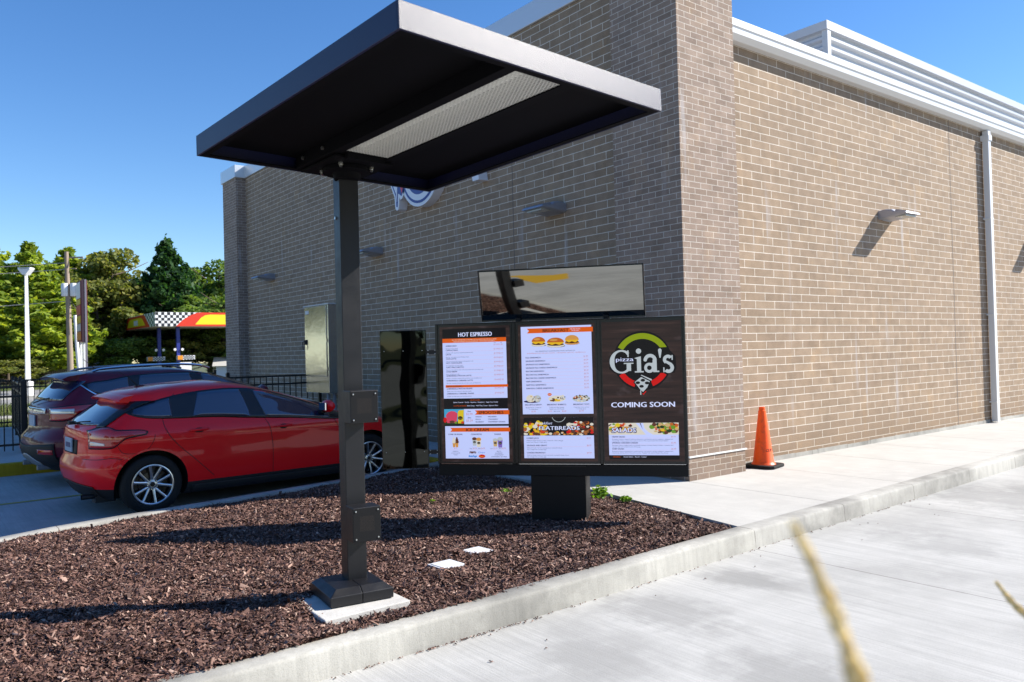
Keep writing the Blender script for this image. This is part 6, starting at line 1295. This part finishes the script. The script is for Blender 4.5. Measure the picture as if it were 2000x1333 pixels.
blades('tall_grass', (-2, 9.5, 30.0, 32.8), 9000, 0.28, M['grass'], 'tufts of taller grass along the far kerb of the lot', 'grass')
blades('verge_grass', (0, 30, 58, 66), 16000, 0.22, M['grass'], 'rough grass verge in front of the trees', 'grass')

# bright weeds at the sidewalk corner of the bark bed
def weed(x, y, n, s_, label, seed):
    rng = np.random.default_rng(seed); P = np.stack([rng.normal(0, s_*0.45, n), rng.normal(0, s_*0.3, n), np.abs(rng.normal(0, s_*0.35, n))+0.01], 1); Q = leaf_quads(P, 0.028, rng, 0.5, 2.0)
    o = bpy.data.objects.new('weed', quad_mesh('weed', Q, M['weed'])); COL.objects.link(o); o.location = (x, y, 0.0); tag(o, label, 'weed', 'weeds in the bark bed')
weed(5.55, 5.75, 200, 0.10, 'bright green weed clump in the bark, right of the pedestal by the walk', 1)
weed(5.56, 5.42, 60, 0.055, 'low green weed in the bark nearest the front along the walk', 2)
weed(4.95, 6.55, 60, 0.06, 'small green sprig in the bark left of the pedestal', 3)
weed(4.15, 6.62, 24, 0.04, 'tiny green sprig in the sunlit bark left of the pedestal', 4)

# ornamental grass beside the viewer: its seed heads cross the lower right corner
def stalk(name, pts, r, label, seed, head_from=0.45):
    rng = np.random.default_rng(seed); t_ = thing(name, label, 'grass stalk', pts[0], 0, 'ornamental grass seed heads'); p0 = np.array(pts[0]); C_ = [np.array(p)-p0 for p in catmull(pts, 12)]
    b = MB(); n = len(C_); b.tube([tuple(p) for p in C_], [0.0016*(1-0.7*i/n) for i in range(n)], 6); b.build('stem', M['straw'], t_)
    b = MB()
    for k in range(900):
        f = head_from+(1-head_from)*rng.random(); i = int(f*(n-1)); i = min(i, n-2); q = f*(n-1)-i; c = C_[i]*(1-q)+C_[i+1]*q; d = C_[i+1]-C_[i]; d /= np.linalg.norm(d)
        g = (f-head_from)/(1-head_from); dens = 0.45+0.55*abs(math.sin(g*11.0+seed)); rr_ = r*(1-g**2.2)**0.6*dens
        o = rng.normal(size=3); o -= d*np.dot(o, d); o /= np.linalg.norm(o); e = (d*0.9+o*0.35); s_ = 0.0045*rng.uniform(0.7, 1.2); c2 = c+o*rr_*rng.random()**0.6; sd_ = np.cross(e, o); sd_ /= np.linalg.norm(sd_)
        b.add([tuple(c2-e*s_*0.5), tuple(c2+sd_*0.0011), tuple(c2+e*s_), tuple(c2-sd_*0.0011), tuple(c2+o*0.0014)], [(0,1,4),(1,2,4),(2,3,4),(3,0,4)])
    b.build('seed_head', M['straw'], t_)
STALKS_HERE = True
def near(p, k): return (p[0]*k, p[1]*k, 1.465+(p[2]-1.465)*k)
H1 = [(0.755, 0.39, 0.98), (0.768, 0.415, 1.04), (0.776, 0.428, 1.085), (0.784, 0.440, 1.118), (0.804, 0.469, 1.157), (0.824, 0.504, 1.201), (0.847, 0.548, 1.248)]
stalk('grass_stalk', [(0.24, 0.02, G0), (0.26, 0.05, 0.45), (0.29, 0.11, 0.95)] + [near(p, 0.42) for p in H1], 0.0044, 'blurred straw-coloured grass seed head crossing the lower right of the picture', 1, 0.50)
H2 = [(1.860, 0.60, 0.76), (1.888, 0.644, 0.843), (1.90, 0.685, 0.878), (1.901, 0.709, 0.899), (1.91, 0.74, 0.93)]
stalk('grass_stalk', [(0.82, 0.02, G0), (0.92, 0.12, 0.35), (1.00, 0.24, 0.75)] + [near(p, 0.57) for p in H2], 0.0042, 'small straw-coloured grass seed head at the right edge of the picture', 3, 0.55)
b = MB(); b.prism([(0.6+1.0*math.cos(2*math.pi*i/40), -0.35+0.62*math.sin(2*math.pi*i/40)) for i in range(40)], G0-0.02, G0+0.05); struct(b.build('planting_bed', M['soil'], bevel=0.02))
def tuft(x, y, n, h, label, seed):
    rng = np.random.default_rng(seed); b = MB()
    for k in range(n):
        a = rng.uniform(0, 6.28); L_ = h*rng.uniform(0.6, 1.0); c = math.cos(a); s_ = math.sin(a); sp = rng.uniform(0.2, 0.5)*L_
        P_ = [(0.03*c, 0.03*s_, 0.0), (0.03*c+sp*0.3*c, 0.03*s_+sp*0.3*s_, L_*0.6), (sp*c, sp*s_, L_*0.85)]
        w_ = 0.003; vs = []
        for i, p in enumerate(P_): ww = w_*(1-0.4*i); vs += [(p[0]-s_*ww, p[1]+c*ww, p[2]), (p[0]+s_*ww, p[1]-c*ww, p[2])]
        b.add(vs, [(0,1,3,2),(2,3,5,4)])
    o = b.build('ornamental_grass', M['grass'], loc=(x, y, G0+0.04)); tag(o, label, 'ornamental grass', 'ornamental grass clumps')
tuft(0.24, -0.02, 160, 0.62, 'ornamental grass clump under the larger seed head, beside the viewer', 5)
tuft(0.80, -0.04, 160, 0.50, 'ornamental grass clump under the smaller seed head', 6)
